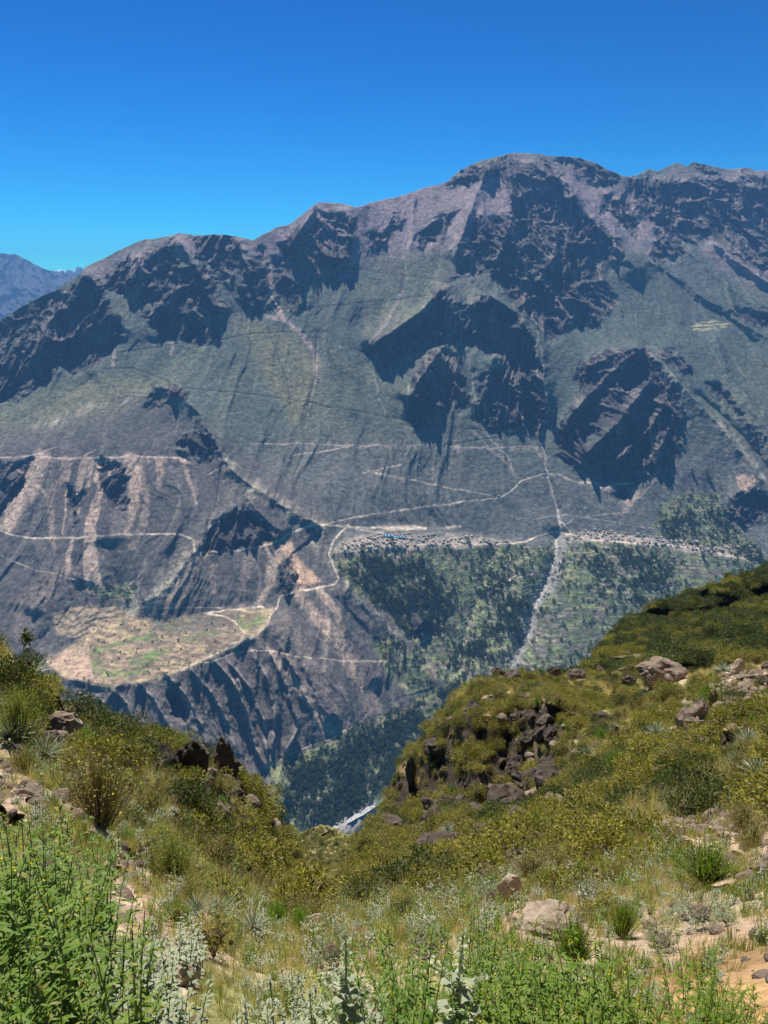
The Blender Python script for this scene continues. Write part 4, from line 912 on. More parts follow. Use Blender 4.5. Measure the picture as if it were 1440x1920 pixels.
# ------------------------------------------------------------------ placing plants and stones on the near slopes
random.seed(21)
def place(me, name, loc, s, rz=None, label=None, cat=None, group=None, tilt=.12, sc3=None):
    o = bpy.data.objects.new(name, me); COL.objects.link(o); o.location = loc
    o.rotation_euler = (rnd(-tilt, tilt), rnd(-tilt, tilt), rnd(0, 6.28) if rz is None else rz)
    o.scale = (s, s, s) if sc3 is None else sc3
    tag(o, label, cat, group); return o
def split_parts(bm_, names):
    """plant builder -> one mesh per named part {material index: name}"""
    b, mats = bm_; out = []
    for mi, nm in names.items():
        fs = [f for f, m in zip(b.f, b.m) if m == mi]
        if not fs: continue
        used = sorted({i for f in fs for i in f}); mp = {i: k for k, i in enumerate(used)}
        me = bpy.data.meshes.new(nm); me.from_pydata([tuple(b.v[i]) for i in used], [], [tuple(mp[i] for i in f) for f in fs]); me.materials.append(mats[mi]); me.update()
        out.append((nm, me))
    return out
def plant(name, parts, loc, s, label, cat, group=None, rz=None, tilt=.08, sc3=None):
    r = bpy.data.objects.new(name, None); COL.objects.link(r); r.location = loc; r.empty_display_size = .05
    r.rotation_euler = (rnd(-tilt, tilt), rnd(-tilt, tilt), rnd(0, 6.28) if rz is None else rz); r.scale = sc3 or (s, s, s); tag(r, label, cat, group)
    for nm, me in parts:
        c = bpy.data.objects.new(nm, me); COL.objects.link(c); c.parent = r
        if nm in ('foliage', 'flowers', 'leaves', 'blades', 'dead_leaves', 'woody_stems', 'flower_spike'): c["kind"] = "stuff"
    return r
LM_NEAR, LM_FAR, PEND = [], [], []
def near_label(o, look, u, v, far=False, share=None): PEND.append((o, look, float(u), float(v), far, share))
def give_labels():
    """label each repeat by the landmark it stands next to, its side and its turn outwards"""
    cell = {}
    for o, look, u, v, far, share in PEND:
        L = LM_FAR if far else LM_NEAR; nm, lu, lv = min(L, key=lambda q: (q[1] - u) ** 2 + (q[2] - v) ** 2)
        a = math.degrees(math.atan2(lv - v, u - lu)) % 360; k = int((a + 22.5) // 45) % 8
        side = ("right of", "above and right of", "above", "above and left of", "left of", "below and left of", "below", "below and right of")[k]
        cell.setdefault((look, nm, side), []).append((math.hypot(u - lu, v - lv), o, share))
    ORD = ("nearest", "second", "third", "fourth", "fifth", "sixth", "seventh", "eighth", "ninth", "tenth")
    for (look, nm, side), es in cell.items():
        es.sort(key=lambda q: q[0])
        for i, (d, o, share) in enumerate(es):
            o["label"] = "%s %s %s %s" % (ORD[i], look, side, nm) if i < 10 and len(es) > 1 else ("%s %s %s" % (look, side, nm) if len(es) == 1 else "%s farther out %s %s" % (look, side, nm))
FW = {0: 'foliage', 1: 'woody_stems', 2: 'flowers'}; HW = {0: 'leaves', 1: 'stem', 2: 'flowers'}
def width_at(t, px): return px / F * t

SHORT = {"tall pointed dark rock standing on the left ridge": "pointed dark rock", "broad dark rock with a jagged top beside the pointed rock": "broad jagged dark rock", "brown outcrop at the head of the left ridge below the agaves": "brown outcrop at left",
 "low dark rock under the brown outcrop on the left": "low rock under the outcrop", "grey rock to the right under the brown outcrop": "grey rock under the outcrop", "large pale smooth boulder bedded in the near slope": "large pale boulder", "pale rough rock uphill of the large pale boulder": "pale rough rock",
 "flat whitish stone beside the bright green broom": "flat whitish stone", "big rounded brown boulder at the foot of the right hillside": "rounded brown boulder", "tall brown boulder with a shaded face on the right slope": "tall brown boulder", "low dark rocks right of the knob on the skyline": "low dark skyline rocks",
 "brown stone between shrubs under the bare path": "brown stone under the path", "broken brown rocks on the shelf below the cliff": "broken rocks on the shelf", "dark overhung rock in the shrubs below the cliff": "dark overhung rock", "pale lump of soil and rock by the silvery herbs": "pale lump at lower left",
 "pinkish rock behind the tall grey stalks": "pinkish rock", "rocks under the bush right of the middle agave": "rocks at right"}
CLEAR = []
# boulders and outcrops: u, v of the foot, width px, height px, kind, label
BOULD = [
 (425,1472,56,104,'dark',"tall pointed dark rock standing on the left ridge"),
 (362,1452,84,84,'dark',"broad dark rock with a jagged top beside the pointed rock"),
 (112,1385,78,66,'rock',"brown outcrop at the head of the left ridge below the agaves"),
 (88,1402,50,40,'dark',"low dark rock under the brown outcrop on the left"),
 (135,1410,46,40,'rock',"grey rock to the right under the brown outcrop"),
 (228,1412,30,14,'rock',"flat grey slab lying on the left ridge crest"),
 (290,1435,18,24,'rock',"small upright grey stone on the left ridge"),
 (1035,1760,130,58,'pale',"large pale smooth boulder bedded in the near slope"),
 (960,1690,64,52,'pale',"pale rough rock uphill of the large pale boulder"),
 (590,1742,52,26,'pale',"flat whitish stone beside the bright green broom"),
 (1248,1282,88,58,'rock',"big rounded brown boulder at the foot of the right hillside"),
 (1185,1285,34,20,'dark',"flat topped dark block left of the rounded brown boulder"),
 (1304,1392,72,86,'rock',"tall brown boulder with a shaded face on the right slope"),
 (1040,1272,26,30,'dark',"dark knob standing on the knoll skyline"),
 (1080,1274,44,20,'dark',"low dark rocks right of the knob on the skyline"),
 (1386,1262,24,30,'pale',"leaning light grey rock at the top of the bare path"),
 (1430,1282,30,16,'rock',"low stone beside the bare path near the right edge"),
 (1372,1336,40,22,'rock',"brown stone between shrubs under the bare path"),
 (1216,1740,36,28,'pale',"light grey stone right of the bright green tuft"),
 (1226,1778,22,12,'pale',"small white stone below the bright green tuft"),
 (1150,1642,20,18,'pale',"small grey stone in the middle of the right slope"),
 (1412,1760,24,18,'rock',"brown stone on the orange soil near the right edge"),
 (770,1470,22,66,'dark',"thin dark pinnacle at the left end of the cliff"),
 (950,1488,30,20,'rock',"light brown rock at the foot of the cliff"),
 (985,1478,22,18,'rock',"rounded rock next to the light brown one under the cliff"),
 (1040,1520,60,34,'rock',"broken brown rocks on the shelf below the cliff"),
 (850,1600,70,40,'dark',"dark overhung rock in the shrubs below the cliff"),
 (350,1850,54,60,'pale',"pale lump of soil and rock by the silvery herbs"),
 (740,1660,44,26,'rock',"pinkish rock behind the tall grey stalks"),
 (1265,1424,44,24,'rock',"rocks under the bush right of the middle agave"),
]
bi = 0
for u, v, w, h, kd, lab in BOULD:
    if w >= 40: LM_NEAR.append(("the " + SHORT.get(lab, lab), u, v - h / 2))
    p, t = nearpt(u, v); ww = width_at(t, w) * 1.0; hh = width_at(t, h) * 1.1; bi += 1
    me = m_rock(40 + bi, 4, .46 if kd != 'pale' else .26, 1.0, 11 if kd != 'pale' else 9); me.materials.clear(); me.materials.append(MR[kd])
    CLEAR.append((p.x, p.y, ww * .75))
    o = place(me, "boulder", (p.x, p.y + ww * .2, p.z + hh * .27), 1, rnd(-.5, .5), lab, "rock", None, .1, (ww, ww * .85, hh * 1.05))
me = m_rock(90, 4, .4, 1.0, 8)

# agaves: foot u, v, radius px, variant
AG = [(62,1275,36,1,"spiky agave highest on the left ridge beside the dry stalk"), (86,1430,44,1,"large agave between the left outcrop and the round bush"), (177,1362,16,0,"small dark agave on the crest of the left ridge"), (20,1400,52,1,"agave with long pale blades at the left edge"),
 (130,1330,18,0,"agave clinging to the rim of the left outcrop"), (165,1412,16,0,"small agave above the round olive bush"), (372,1718,34,1,"silver agave left of the yellow flowered bush"), (408,1722,32,0,"upright silver agave behind the yellow flowered bush"), (474,1762,38,2,"agave with a skirt of dead black leaves"),
 (1203,1562,34,1,"bluish agave above the round dark bush on the right slope"), (1160,1545,26,0,"agave left of the bluish one on the right slope"), (1418,1478,40,2,"big agave at the right edge of the slope"), (1400,1400,30,0,"agave higher up near the right edge"), (1100,1418,18,0,"agave below the knoll in the middle of the slope"),
 (1230,1385,26,0,"agave left of the tall brown boulder"), (1300,1425,22,0,"agave under the tall brown boulder"), (1060,1500,20,0,"agave on the shelf right of the cliff"), (1355,1265,20,0,"agave right of the rounded boulder"), (1035,1560,20,0,"agave in the shrubs under the shelf"), (920,1590,18,0,"agave below the cliff foot"), (1240,1440,26,0,"agave in the middle of the right slope"),
 (985,1520,15,0,"small agave at the right foot of the cliff"), (1330,1480,24,0,"agave below the rocks at right"), (1380,1440,24,2,"agave beside the big one near the right edge"), (1150,1370,14,0,"tiny agave above the shelf"), (840,1560,16,0,"agave beside the dark overhung rock"), (350,1540,18,0,"agave on the steep flank of the left ridge"), (430,1600,16,0,"agave low on the left flank"), (250,1400,12,0,"tiny agave on the left ridge crest"), (1290,1330,14,0,"small agave behind the tall boulder")]
AGM = [split_parts(m_rosette(58, .55, 0), {0: 'blades'}), split_parts(m_rosette(50, .55, 16), {0: 'blades', 1: 'dead_leaves'}), split_parts(m_rosette(74, .5, 60), {0: 'blades', 1: 'dead_leaves'})]
for u, v, r, k, lab in AG:
    p, t = nearpt(u, v); s = width_at(t, r) / .5 * 1.1
    CLEAR.append((p.x, p.y - .1, s * .62)); s *= 1.15
    plant("agave", AGM[k], (p.x, p.y, p.z + .08 * s + .12 * s * (k == 2)), s, lab, "agave", "agaves on the near slopes", None, .15)

# dry flower stalk on the skyline at left
p, t = nearpt(40, 1242); r = bpy.data.objects.new("agave_stalk", None); COL.objects.link(r); r.location = p; tag(r, "thin dark dry flower stalk leaning above the left ridge", "flower stalk")
s_ = width_at(t, 62); b = MBld(); b.tube([(0, 0, -.1), (s_ * .12, 0, s_ * .5), (s_ * .30, 0, s_)], .012, .008, 0, 5); q = bpy.data.objects.new("stalk", b.mesh("stalk", [ML['twig']])); COL.objects.link(q); q.parent = r
b = MBld()
for i in range(170): b.leaf(Vector((s_ * .31, 0, s_ * 1.0)) + rdir() * s_ * rnd(.02, .22), rdir(), rdir(), s_ * .13, s_ * .05, 0, 1, 0)
q = bpy.data.objects.new("seed_head", b.mesh("seed_head", [ML['dark']])); COL.objects.link(q); q.parent = r

# shrubs the photograph singles out: foot u, v, width px, height px, kind, label
HERO = [
 (170,1570,190,150,'fluff',"big round pale olive bush with fine twigs left of the ridge"), (20,1310,100,110,'dark',"tall dark olive bush at the left edge of the skyline"), (95,1310,56,50,'cushion',"yellow green bush at the head of the left ridge"), (22,1400,130,110,'fluffg',"green grassy bush at the left edge under the tall one"),
 (318,1660,130,90,'fluffg',"pale green broom bush in the middle of the left slope"), (395,1640,80,60,'fluff',"brownish twiggy bush right of the pale green broom"), (520,1752,56,62,'bright',"bright green broom at the mouth of the gully, left one"), (562,1752,52,50,'bright',"bright green broom at the mouth of the gully, right one"),
 (1265,1622,74,58,'dark',"round dark green bush on the right slope"), (1214,1608,40,36,'cushion',"small olive bush left of the round dark one"), (1172,1762,74,74,'bright2',"bright green tuft right of the large pale boulder"), (1082,1812,112,88,'bright2',"deep green broom below the large pale boulder"),
 (1340,1670,150,70,'bright2',"wide dark green broom near the right edge"), (680,1705,86,64,'dark',"dark leafy shrub behind the left grey stalk"), (760,1730,60,46,'dark',"dark leafy shrub between the two tall grey stalks"), (395,1800,110,120,'yel',"brown bush crowned with yellow flowers"), (905,1650,76,50,'fluffg',"yellow green tuft below the shelf"),
 (960,1612,60,44,'cushion',"olive shrub below the shelf rocks"), (1340,1330,60,70,'greenb',"feathery green bush beside the tall brown boulder"), (1000,1655,90,46,'fluff',"straw coloured twiggy bush above the pale rock"), (330,1740,60,70,'greenb',"green leafy shrub left of the agaves"), (1420,1480,70,60,'cushion',"olive bush at the right edge below the big agave"),
 (1160,1450,60,40,'bright',"yellow green tuft beside the bare patch at right"), (1130,1395,34,28,'bright',"vivid green tuft under the knoll"), (745,1600,80,46,'cushion',"olive shrub at the foot of the cliff's left end"), (700,1640,50,40,'cushion',"shrub on the lip of the gully"),
 (1010,1560,50,36,'bright',"bright shrub on the lower shelf"), (1395,1250,60,40,'cushion',"olive shrub on the skyline of the bare path"), (60,1250,60,50,'dark',"dark shrub beside the dry stalk"), (130,1690,110,90,'greyb',"blue grey sage bush above the green thicket"), (60,1660,110,80,'greyb',"blue grey sage bush at the left edge"),
 (1330,1745,150,60,'greyb',"low silvery sage mat near the right edge"), (1120,1700,90,46,'greyb',"low silvery sage mat above the bright tuft"), (1250,1790,110,60,'greyb',"silvery sage mat under the grey stone"), (920,1700,70,60,'greyb',"silvery sage beside the pale rough rock"), (620,1820,120,90,'greyb',"silvery sage around the left grey stalk"), (800,1800,110,80,'greyb',"silvery sage below the right grey stalk"),
 (1400,1560,80,46,'fluff',"pale twiggy bush near the right edge"), (1060,1600,80,50,'cushion',"olive bush in the middle of the right slope"), (1180,1600,60,40,'fluffg',"green tuft below the left agave of the pair")]
HM = {'fluff': m_spiky(ML['fluff'], 900, .8, 1.2, .0032, .35, .02), 'fluffg': m_spiky(ML['gras'], 800, .8, 1.1, .0036, .15), 'dark': m_cushion("s", ML['dark'], 2600, 9, .045, None, 1, .4), 'cushion': m_cushion("s", ML['cushion'], 2600, 9, .045, None, 1, .4),
      'bright': m_spiky(ML['bright'], 700, .8, 1.0, .005, .03), 'bright2': m_spiky(ML['herb'], 800, .7, 1.1, .006, .12), 'yel': m_cushion("s", ML['fluff'], 1500, 9, .05, .10, 1.0, .3), 'greenb': m_cushion("s", ML['herb'], 1300, 8, .06, None, 1.1, .3), 'greyb': m_cushion("s", ML['grey'], 2600, 10, .035, None, .7, .3)}
HM = {k: split_parts(b, FW) for k, b in HM.items()}
for a_ in [("the tallest woolly stalk", 830, 1760), ("the left woolly stalk", 640, 1780), ("the big round olive bush", 170, 1500), ("the pale green broom", 318, 1625), ("the yellow flowered bush", 395, 1750), ("the round dark bush", 1265, 1600), ("the bright green tuft", 1172, 1730), ("the big edge agave", 1418, 1460), ("the thin dark pinnacle", 770, 1430), ("the lower left corner", 0, 1900), ("the lower right corner", 1440, 1900), ("the sage bush at the left edge", 60, 1640)]: LM_NEAR.append(a_)
LM_FAR += [("the blue roofed halls", 738, 1008), ("the stream crossing", 1048, 998), ("the road bend", 957, 920), ("the river rapids", 660, 1535), ("the green river pool", 715, 1500), ("the terraced spur tip", 815, 1280), ("the brown road scar", 600, 1085), ("the bright green field", 1363, 1050), ("the orange patch", 1402, 905),
 ("the zigzag trail", 970, 1075), ("the stream mouth", 960, 1250), ("the lone poplar", 733, 1055), ("the twin poplars", 1225, 1043), ("the dark crag", 780, 1170), ("the right road end", 1420, 1045), ("the left village end", 630, 1035), ("the plateau edge", 400, 1235), ("the tan field", 130, 1240), ("the green fields", 250, 1215), ("the light field below the right village", 1105, 1060), ("the right end of the left village", 960, 1018), ("the right village's wide top", 1130, 1000), ("the middle of the right village", 1250, 1018)]
for u, v, w, h, kd, lab in HERO:
    p, t = nearpt(u, v); ww = width_at(t, w) * 1.0; hh = width_at(t, h) * 1.35
    CLEAR.append((p.x, p.y + ww * .2, ww * .62))
    plant("shrub", HM[kd], (p.x, p.y + ww * .25, p.z - .02), 1, lab, "shrub", "shrubs on the near slopes", None, .06, (ww, ww, hh))

# thickets of tall green herbs, and the tall grey stalks
HB = [split_parts(m_herb(6, .8, .105, 'herb', .21), HW), split_parts(m_herb(8, .7, .09, 'herb', .2), HW), split_parts(m_herb(5, .9, .115, 'herb', .22, 'yellow'), HW)]
HG = [split_parts(m_herb(8, .5, .085, 'grey', .34, 'white', .14, 22), HW), split_parts(m_herb(7, .55, .10, 'grey', .3, None, .14, 22), HW)]
def thicket(poly, n, kinds, smin, smax, label, group, name="herb"):
    a = np.array(poly, float); c = 0
    while c < n:
        u, v = rnd(a[:, 0].min(), a[:, 0].max()), rnd(a[:, 1].min(), a[:, 1].max())
        if polymask(np.array([u]), np.array([v]), poly, 1)[0] < .5: continue
        p, t = nearpt(u, v)
        near_label(plant(name, random.choice(kinds), p, rnd(smin, smax), label, "herb", group, None, .12), label, u, v); c += 1
thicket([(-60,1790),(60,1700),(150,1690),(215,1760),(240,1860),(260,2060),(-60,2080)], 60, HB, .40, .74, "tall green herb", "tall green herbs at the lower left")
thicket([(620,1980),(760,1860),(900,1790),(1000,1800),(1100,1880),(1230,1950),(1200,2060),(640,2080)], 58, HB, .30, .48, "green herb", "green herbs at the bottom centre")
thicket([(1230,1980),(1300,1880),(1440,1870),(1480,2000),(1300,2060)], 12, HB, .26, .40, "thin green herb", "green herbs at the lower right")
thicket([(225,1840),(300,1780),(360,1800),(330,1960),(360,2050),(220,2050)], 26, HG, .34, .55, "silvery herb", "silvery herbs at the lower left")
thicket([(420,1990),(560,1880),(640,1860),(740,1900),(700,2060),(430,2060)], 20, HG, .28, .46, "silvery felted herb", "silvery herbs at the bottom centre")
for u, v, htop, lab in [(640,1990,1660,"tall grey woolly stalk left of centre at the bottom"), (845,1985,1625,"tallest grey woolly stalk with broad ragged leaves right of centre"), (512,2010,1845,"short grey woolly stalk at the bottom left of centre"), (1165,2040,1880,"short grey woolly stalk among the herbs at the lower right"), (590,1990,1800,"slender grey woolly stalk left of the tall one")]:
    p, t = nearpt(u, v); h = width_at(t, v - htop) * .95; st, lv, fl = m_mullein(1.0)
    nm = "woolly_herb"; parts = [("stem", st.mesh("stem", [ML['grey']]))] + [("leaf", b.mesh("leaf", [ML['grey']], True)) for b in lv] + [("flower_spike", fl.mesh("flower_spike", [ML['white']]))]
    plant(nm, parts, p, h, lab, "herb", "tall woolly stalks at the bottom", None, .06)

# everything smaller: sampled over the ground by area
A_ = cell_area(Q); tc_ = ND[:-1, :-1]; uc = Um[:-1, :-1]; vc = Vm[:-1, :-1]
inv = ((uc > -330) & (uc < 1800) & (vc < 2200)).astype(float)
bare = np.zeros(uc.shape)
for pg in [[(-60,1430),(20,1425),(75,1480),(60,1560),(0,1560),(-60,1550)], [(190,1610),(240,1600),(300,1690),(260,1760),(170,1740)], [(250,1790),(340,1770),(370,1850),(300,1930),(240,1930)], [(1230,1545),(1300,1520),(1460,1540),(1460,1640),(1330,1620),(1240,1590)],
          [(1330,1290),(1370,1262),(1460,1245),(1460,1350),(1360,1340)], [(960,1700),(1100,1700),(1130,1790),(1000,1760),(940,1740)], [(640,1840),(700,1830),(700,1920),(620,1920)], [(890,1500),(960,1480),(1060,1490),(1000,1510),(910,1520)], [(1350,1800),(1440,1780),(1500,1900),(1380,1920)]]:
    bare = np.maximum(bare, polymask(uc + wxm[:-1, :-1], vc + wym[:-1, :-1], pg, 8))
clc = clm[:-1, :-1]; cn = fbm(x_ / 2.2, y_ / 2.2, 4, 140)[:-1, :-1]; cn2 = fbm(x_ / .5, y_ / .5, 3, 141)[:-1, :-1]
open_ = inv * (1 - .9 * bare) * (1 - .9 * clc)
def near_s(n, w, seed): return sample(Q, A_ * w, n, seed)
pr = np.random.RandomState(77)
CL = np.array(CLEAR)
def free(pp, k=1.0):
    """False where a boulder, an agave or one of the large shrubs already stands (or just in front of it)"""
    d = np.hypot(pp[:, None, 0] - CL[None, :, 0], pp[:, None, 1] - CL[None, :, 1] + CL[None, :, 2] * .5); return (d > CL[None, :, 2] * k).all(1)
shr = []   # (size px, position, scale, kind, u, v)
for kd, n, lo, hi, w in [
    ('cushion', 1600, .28, 1.3, open_ * sstep(5, 10, tc_) * sstep(-.02, .28, cn + .5 * cn2) * (1 + 1.2 * (tc_ < 32))), ('dark', 800, .40, 1.1, open_ * sstep(8, 14, tc_) * sstep(.0, .35, -cn) * (1 + .8 * (tc_ < 32))), ('bright', 520, .3, .6, open_ * sstep(4, 9, tc_)),
    ('fluff', 1100, .32, .8, open_ * sstep(4.5, 9, tc_)), ('greyc', 480, .22, .5, open_ * sstep(4, 8, tc_) * (tc_ < 26)), ('cushion', 340, .4, 1.1, inv * clc), ('agave', 160, .30, .6, open_ * sstep(12, 16, tc_)), ('cushion_y', 420, .35, 1.1, open_ * sstep(16, 24, tc_))]:
    p, i, j = near_s(n, w, 300 + len(shr)); s = lo + (hi - lo) * pr.rand(n) ** 1.6; s = s * np.clip(tc_[i, j] / 12, .5, 1.15)
    p[:, 2] -= .03
    ok = free(p)
    for q in np.nonzero(ok)[0]: shr.append((s[q] / tc_[i[q], j[q]], p[q], s[q], kd, uc[i[q], j[q]], vc[i[q], j[q]]))
shr.sort(key=lambda e: -e[0])
KN = {'cushion': ("olive", "shrub"), 'dark': ("dark green", "shrub"), 'bright': ("bright green", "broom tuft"), 'fluff': ("pale twiggy", "bush"), 'greyc': ("silvery grey", "low shrub"), 'agave': ("small blue grey", "agave rosette"), 'cushion_y': ("yellowish", "cushion shrub")}
def where(u, v):
    if u < 560: return "on the left ridge slope" if v < 1560 else "on the lower left slope"
    if u < 960: return "round the foot of the cliff" if v < 1620 else "on the ground at bottom centre"
    return "on the upper right slope" if v < 1480 else "on the lower right slope"
cnt = 0; rest = {}; nk = {}
for e in shr:
    k = e[3]
    if cnt < 215 and -40 < e[4] < 1480 and e[5] < 1950 and nk.get(k, 0) < 70:
        wh = where(e[4], e[5]); lab = "%s %s %s" % (KN[k][0], KN[k][1], wh); nm = {'agave': 'agave'}.get(k, 'shrub')
        o_ = place(random.choice(VAR[k]), nm, Vector(e[1]), e[2], None, lab, 'agave' if k == 'agave' else 'shrub', lab.replace(KN[k][1], KN[k][1] + "s")); cnt += 1; nk[k] = nk.get(k, 0) + 1; near_label(o_, '%s %s' % KN[k], e[4], e[5])
    else: rest.setdefault(k, []).append(e)
for k, es in rest.items():
    lb = {'cushion': "carpet of small olive shrubs over the near slopes", 'dark': "small dark green shrubs between the olive ones", 'bright': "small bright green tufts over the slopes", 'fluff': "dry twiggy tufts over the slopes", 'greyc': "small silvery sage plants over the slopes", 'agave': "small far agaves over the slopes", 'cushion_y': "yellowish cushion plants over the knoll"}[k]
    scatter("shrubbery", lb, "shrubs", [e[1] for e in es], np.array([e[2] for e in es]), VAR[k], len(k))
for nm, lab, cat, kd, n, lo, hi, w, sd in [
    ("grass", "dry straw coloured grass between the plants", "grass", 'straw', 8200, .22, .6, open_ * np.exp(-tc_ / 7) * (1 + 2.0 * sstep(0, .3, cn2)) + .15 * inv * bare * np.exp(-tc_ / 7), 1),
    ("grass", "fresh olive green grass between the plants", "grass", 'gras', 5200, .22, .6, open_ * np.exp(-tc_ / 6) * (.3 + 2.0 * sstep(-.1, .3, -cn2)), 2),
    ("grass", "dry grass tufts on the farther slopes", "grass", 'straw', 5200, 1.0, 1.6, open_ * sstep(9, 14, tc_) * sstep(.0, .3, -cn), 3),
    ("undergrowth", "small green herbs growing over the near ground", "herbs", 'herb_s', 2200, .3, .7, open_ * np.exp(-tc_ / 5) * sstep(1.6, 2.3, tc_) * (.3 + 1.5 * sstep(-.1, .3, cn2)), 4),
    ("undergrowth", "small silvery herbs growing over the near ground", "herbs", 'grey_s', 1900, .25, .7, open_ * np.exp(-tc_ / 6) * sstep(1.6, 2.3, tc_), 5)]:
    p, i, j = near_s(n, w, 400 + sd); s = (lo + (hi - lo) * pr.rand(n)) * (1 if lo >= 1 else np.clip(tc_[i, j] / 6, .55, 1.5)); p[:, 2] -= .01; ok = free(p, .8); p = p[ok]; s = s[ok]
    scatter(nm, lab, cat, p, s, VAR[kd], sd)
# stones
p, i, j = near_s(2600, inv * (.25 + 2.0 * bare + 1.2 * clc * 0) * np.exp(-tc_ / 22), 450); s = .03 + .20 * pr.rand(2600) ** 3; s = s * np.clip(tc_[i, j] / 7, .5, 3.2)
od = np.argsort(-s / tc_[i, j]); st_ = 0
for q in od[:90]:
    u, v = uc[i[q], j[q]], vc[i[q], j[q]]
    if not (-20 < u < 1460 and v < 1930): continue
    o_ = place(random.choice(VAR['rock']), "stone", Vector(p[q]), s[q], None, "loose brown stone " + where(u, v), "stone", "loose stones " + where(u, v), .6, (s[q], s[q] * rnd(.6, 1), s[q] * rnd(.5, .9))); near_label(o_, 'loose brown stone', u, v)
scatter("rubble", "small stones strewn over the bare soil", "stones", p[od[90:]], s[od[90:]], VAR['stone'], 9)
# dark rocks breaking through the shrubs
VAR['dark'] = VAR['dark']; DR = [m_rock(60 + i, 3, .5, 1.0, 8) for i in range(6)]
for m_ in DR: m_.materials.clear(); m_.materials.append(MR['dark'])
rkw = inv * (polymask(uc, vc, [(70,1300),(200,1365),(330,1400),(470,1490),(550,1600),(556,1700),(470,1690),(360,1620),(250,1500),(140,1440),(70,1420)], 20) + .8 * polymask(uc, vc, [(730,1480),(800,1400),(880,1320),(1060,1330),(1080,1440),(1150,1500),(1000,1560),(840,1620),(700,1650),(720,1540)], 20) + .12 * (tc_ > 12))
p, i, j = near_s(150, rkw, 470)
for q in range(len(p)):
    u, v = uc[i[q], j[q]], vc[i[q], j[q]]; s_ = (.35 + 1.1 * pr.rand() ** 2) * min(1.2, tc_[i[q], j[q]] / 24)
    o_ = place(random.choice(DR), "rock", Vector(p[q]) + Vector((0, 0, .1 * s_)), 1, None, None, "rock", "dark rocks " + where(u, v), .5, (s_, s_ * rnd(.7, 1.1), s_ * rnd(.7, 1.25))); near_label(o_, "dark angular rock", u, v)
# hillside and gully slope
def on_slope(T, n, lo, hi, kd, lab, seed, wexp=1.0):
    R = T[3]; a = cell_area(R); pn, i, j = sample(R, a, int(n * 1.0), seed); cc = fbm(pn[:, 0] / 9, pn[:, 1] / 9, 3, seed); kp = cc > -.28
    pn = pn[kp]; s = lo + (hi - lo) * pr.rand(len(pn)) ** 1.8; pn[:, 2] -= .1
    scatter("shrubbery", lab, "shrubs", pn, s, VAR[kd], seed)
on_slope(HS, 4200, .9, 3.0, 'cushion', "olive shrubs covering the hillside beyond the boulder", 31); on_slope(HS, 5200, 1.0, 3.8, 'dark', "dark shrubs covering the hillside beyond the boulder", 32)
on_slope(GS, 4500, .8, 2.0, 'cushion', "olive shrubs on the slope at the bottom of the gully", 33); on_slope(GS, 1500, .9, 2.4, 'dark', "dark shrubs on the slope at the bottom of the gully", 34)
on_slope(GS, 2500, .9, 2.0, 'cushion_y', "yellowish shrubs on the slope at the bottom of the gully", 35)

# ------------------------------------------------------------------ valley trees
def m_tree(seed, tall=False):
    random.seed(seed); b = MBld(); b.tube([(0, 0, -.6), (0, 0, .3), (.02, 0, .55)], .05, .02, 1, 4)
    for i in range(90):
        d = rdir(-.5); c = Vector((d.x * .42, d.y * .42, .55 + d.z * .38)) if not tall else Vector((d.x * .2, d.y * .2, .8 + d.z * .75))
        b.leaf(c * rnd(.8, 1.05), (d + rdir() * .7).normalized(), rdir(), .30, .22, 0, 1, .1)
    return b.mesh("tree", [ML['tree'], ML['wood']])
TR = [m_tree(i) for i in range(4)] + [m_tree(9, True)]; random.seed(99)
PF = P[:NV]; AF = cell_area(PF); uf = U[:-1, :-1]; vf = V[:-1, :-1]; tmf = (terr * (1 - clf) * (1 - allroad) * (1 - rvb))[:-1, :-1]
Uwf, Vwf = Uw[:-1, :-1], Vw[:-1, :-1]
wood = np.zeros(uf.shape)
for pg, k_ in [([(622,1048),(700,1052),(800,1075),(850,1110),(830,1180),(760,1180),(690,1110),(640,1080)], 1.5), ([(540,1440),(640,1390),(740,1350),(820,1300),(870,1280),(900,1300),(820,1380),(760,1440),(720,1500),(640,1545),(560,1600),(520,1560)], 2.2), ([(840,1240),(900,1190),(960,1160),(980,1200),(940,1260),(860,1300)], 1.0),
              ([(920,1030),(960,1090),(1000,1140),(960,1180),(900,1150),(880,1080)], .8), ([(1100,1020),(1250,1050),(1260,1120),(1180,1160),(1100,1110)], .8), ([(1240,960),(1360,960),(1380,1010),(1250,1010)], .8), ([(1380,1030),(1460,1030),(1460,1100),(1390,1080)], 1.0)]:
    wood = np.maximum(wood, polymask(Uwf, Vwf, pg, 14) * k_)
cf = fbm(PF[:-1, :-1, 0] / 60, PF[:-1, :-1, 1] / 60, 4, 150)
dens = tmf * (.13 + .8 * wood) * (.22 + .78 * sstep(-.3, .3, cf))
NTREE = 8500
pt, i, j = sample(PF, AF * dens, NTREE, 500); sz = (4.5 + 7.5 * pr.rand(NTREE) ** 1.7); cf_ = cf[i, j]
od = np.argsort(-sz / PF[i, j][:, 1])
def where_t(u, v):
    if v > 1290 and u < 900: return "in the wood beside the river"
    if u < 880: return "in the grove below the left village" if v < 1190 else "in the side valley above the river"
    return "among the terraces of the stony stream" if u < 1080 else "among the terraces below the right village"
big_ = []; cnt_ = {}
for q in od:
    w_ = where_t(uf[i[q], j[q]], vf[i[q], j[q]])
    if cnt_.get(w_, 0) < 50: cnt_[w_] = cnt_.get(w_, 0) + 1; big_.append(q)
restt = np.setdiff1d(od, np.array(big_))
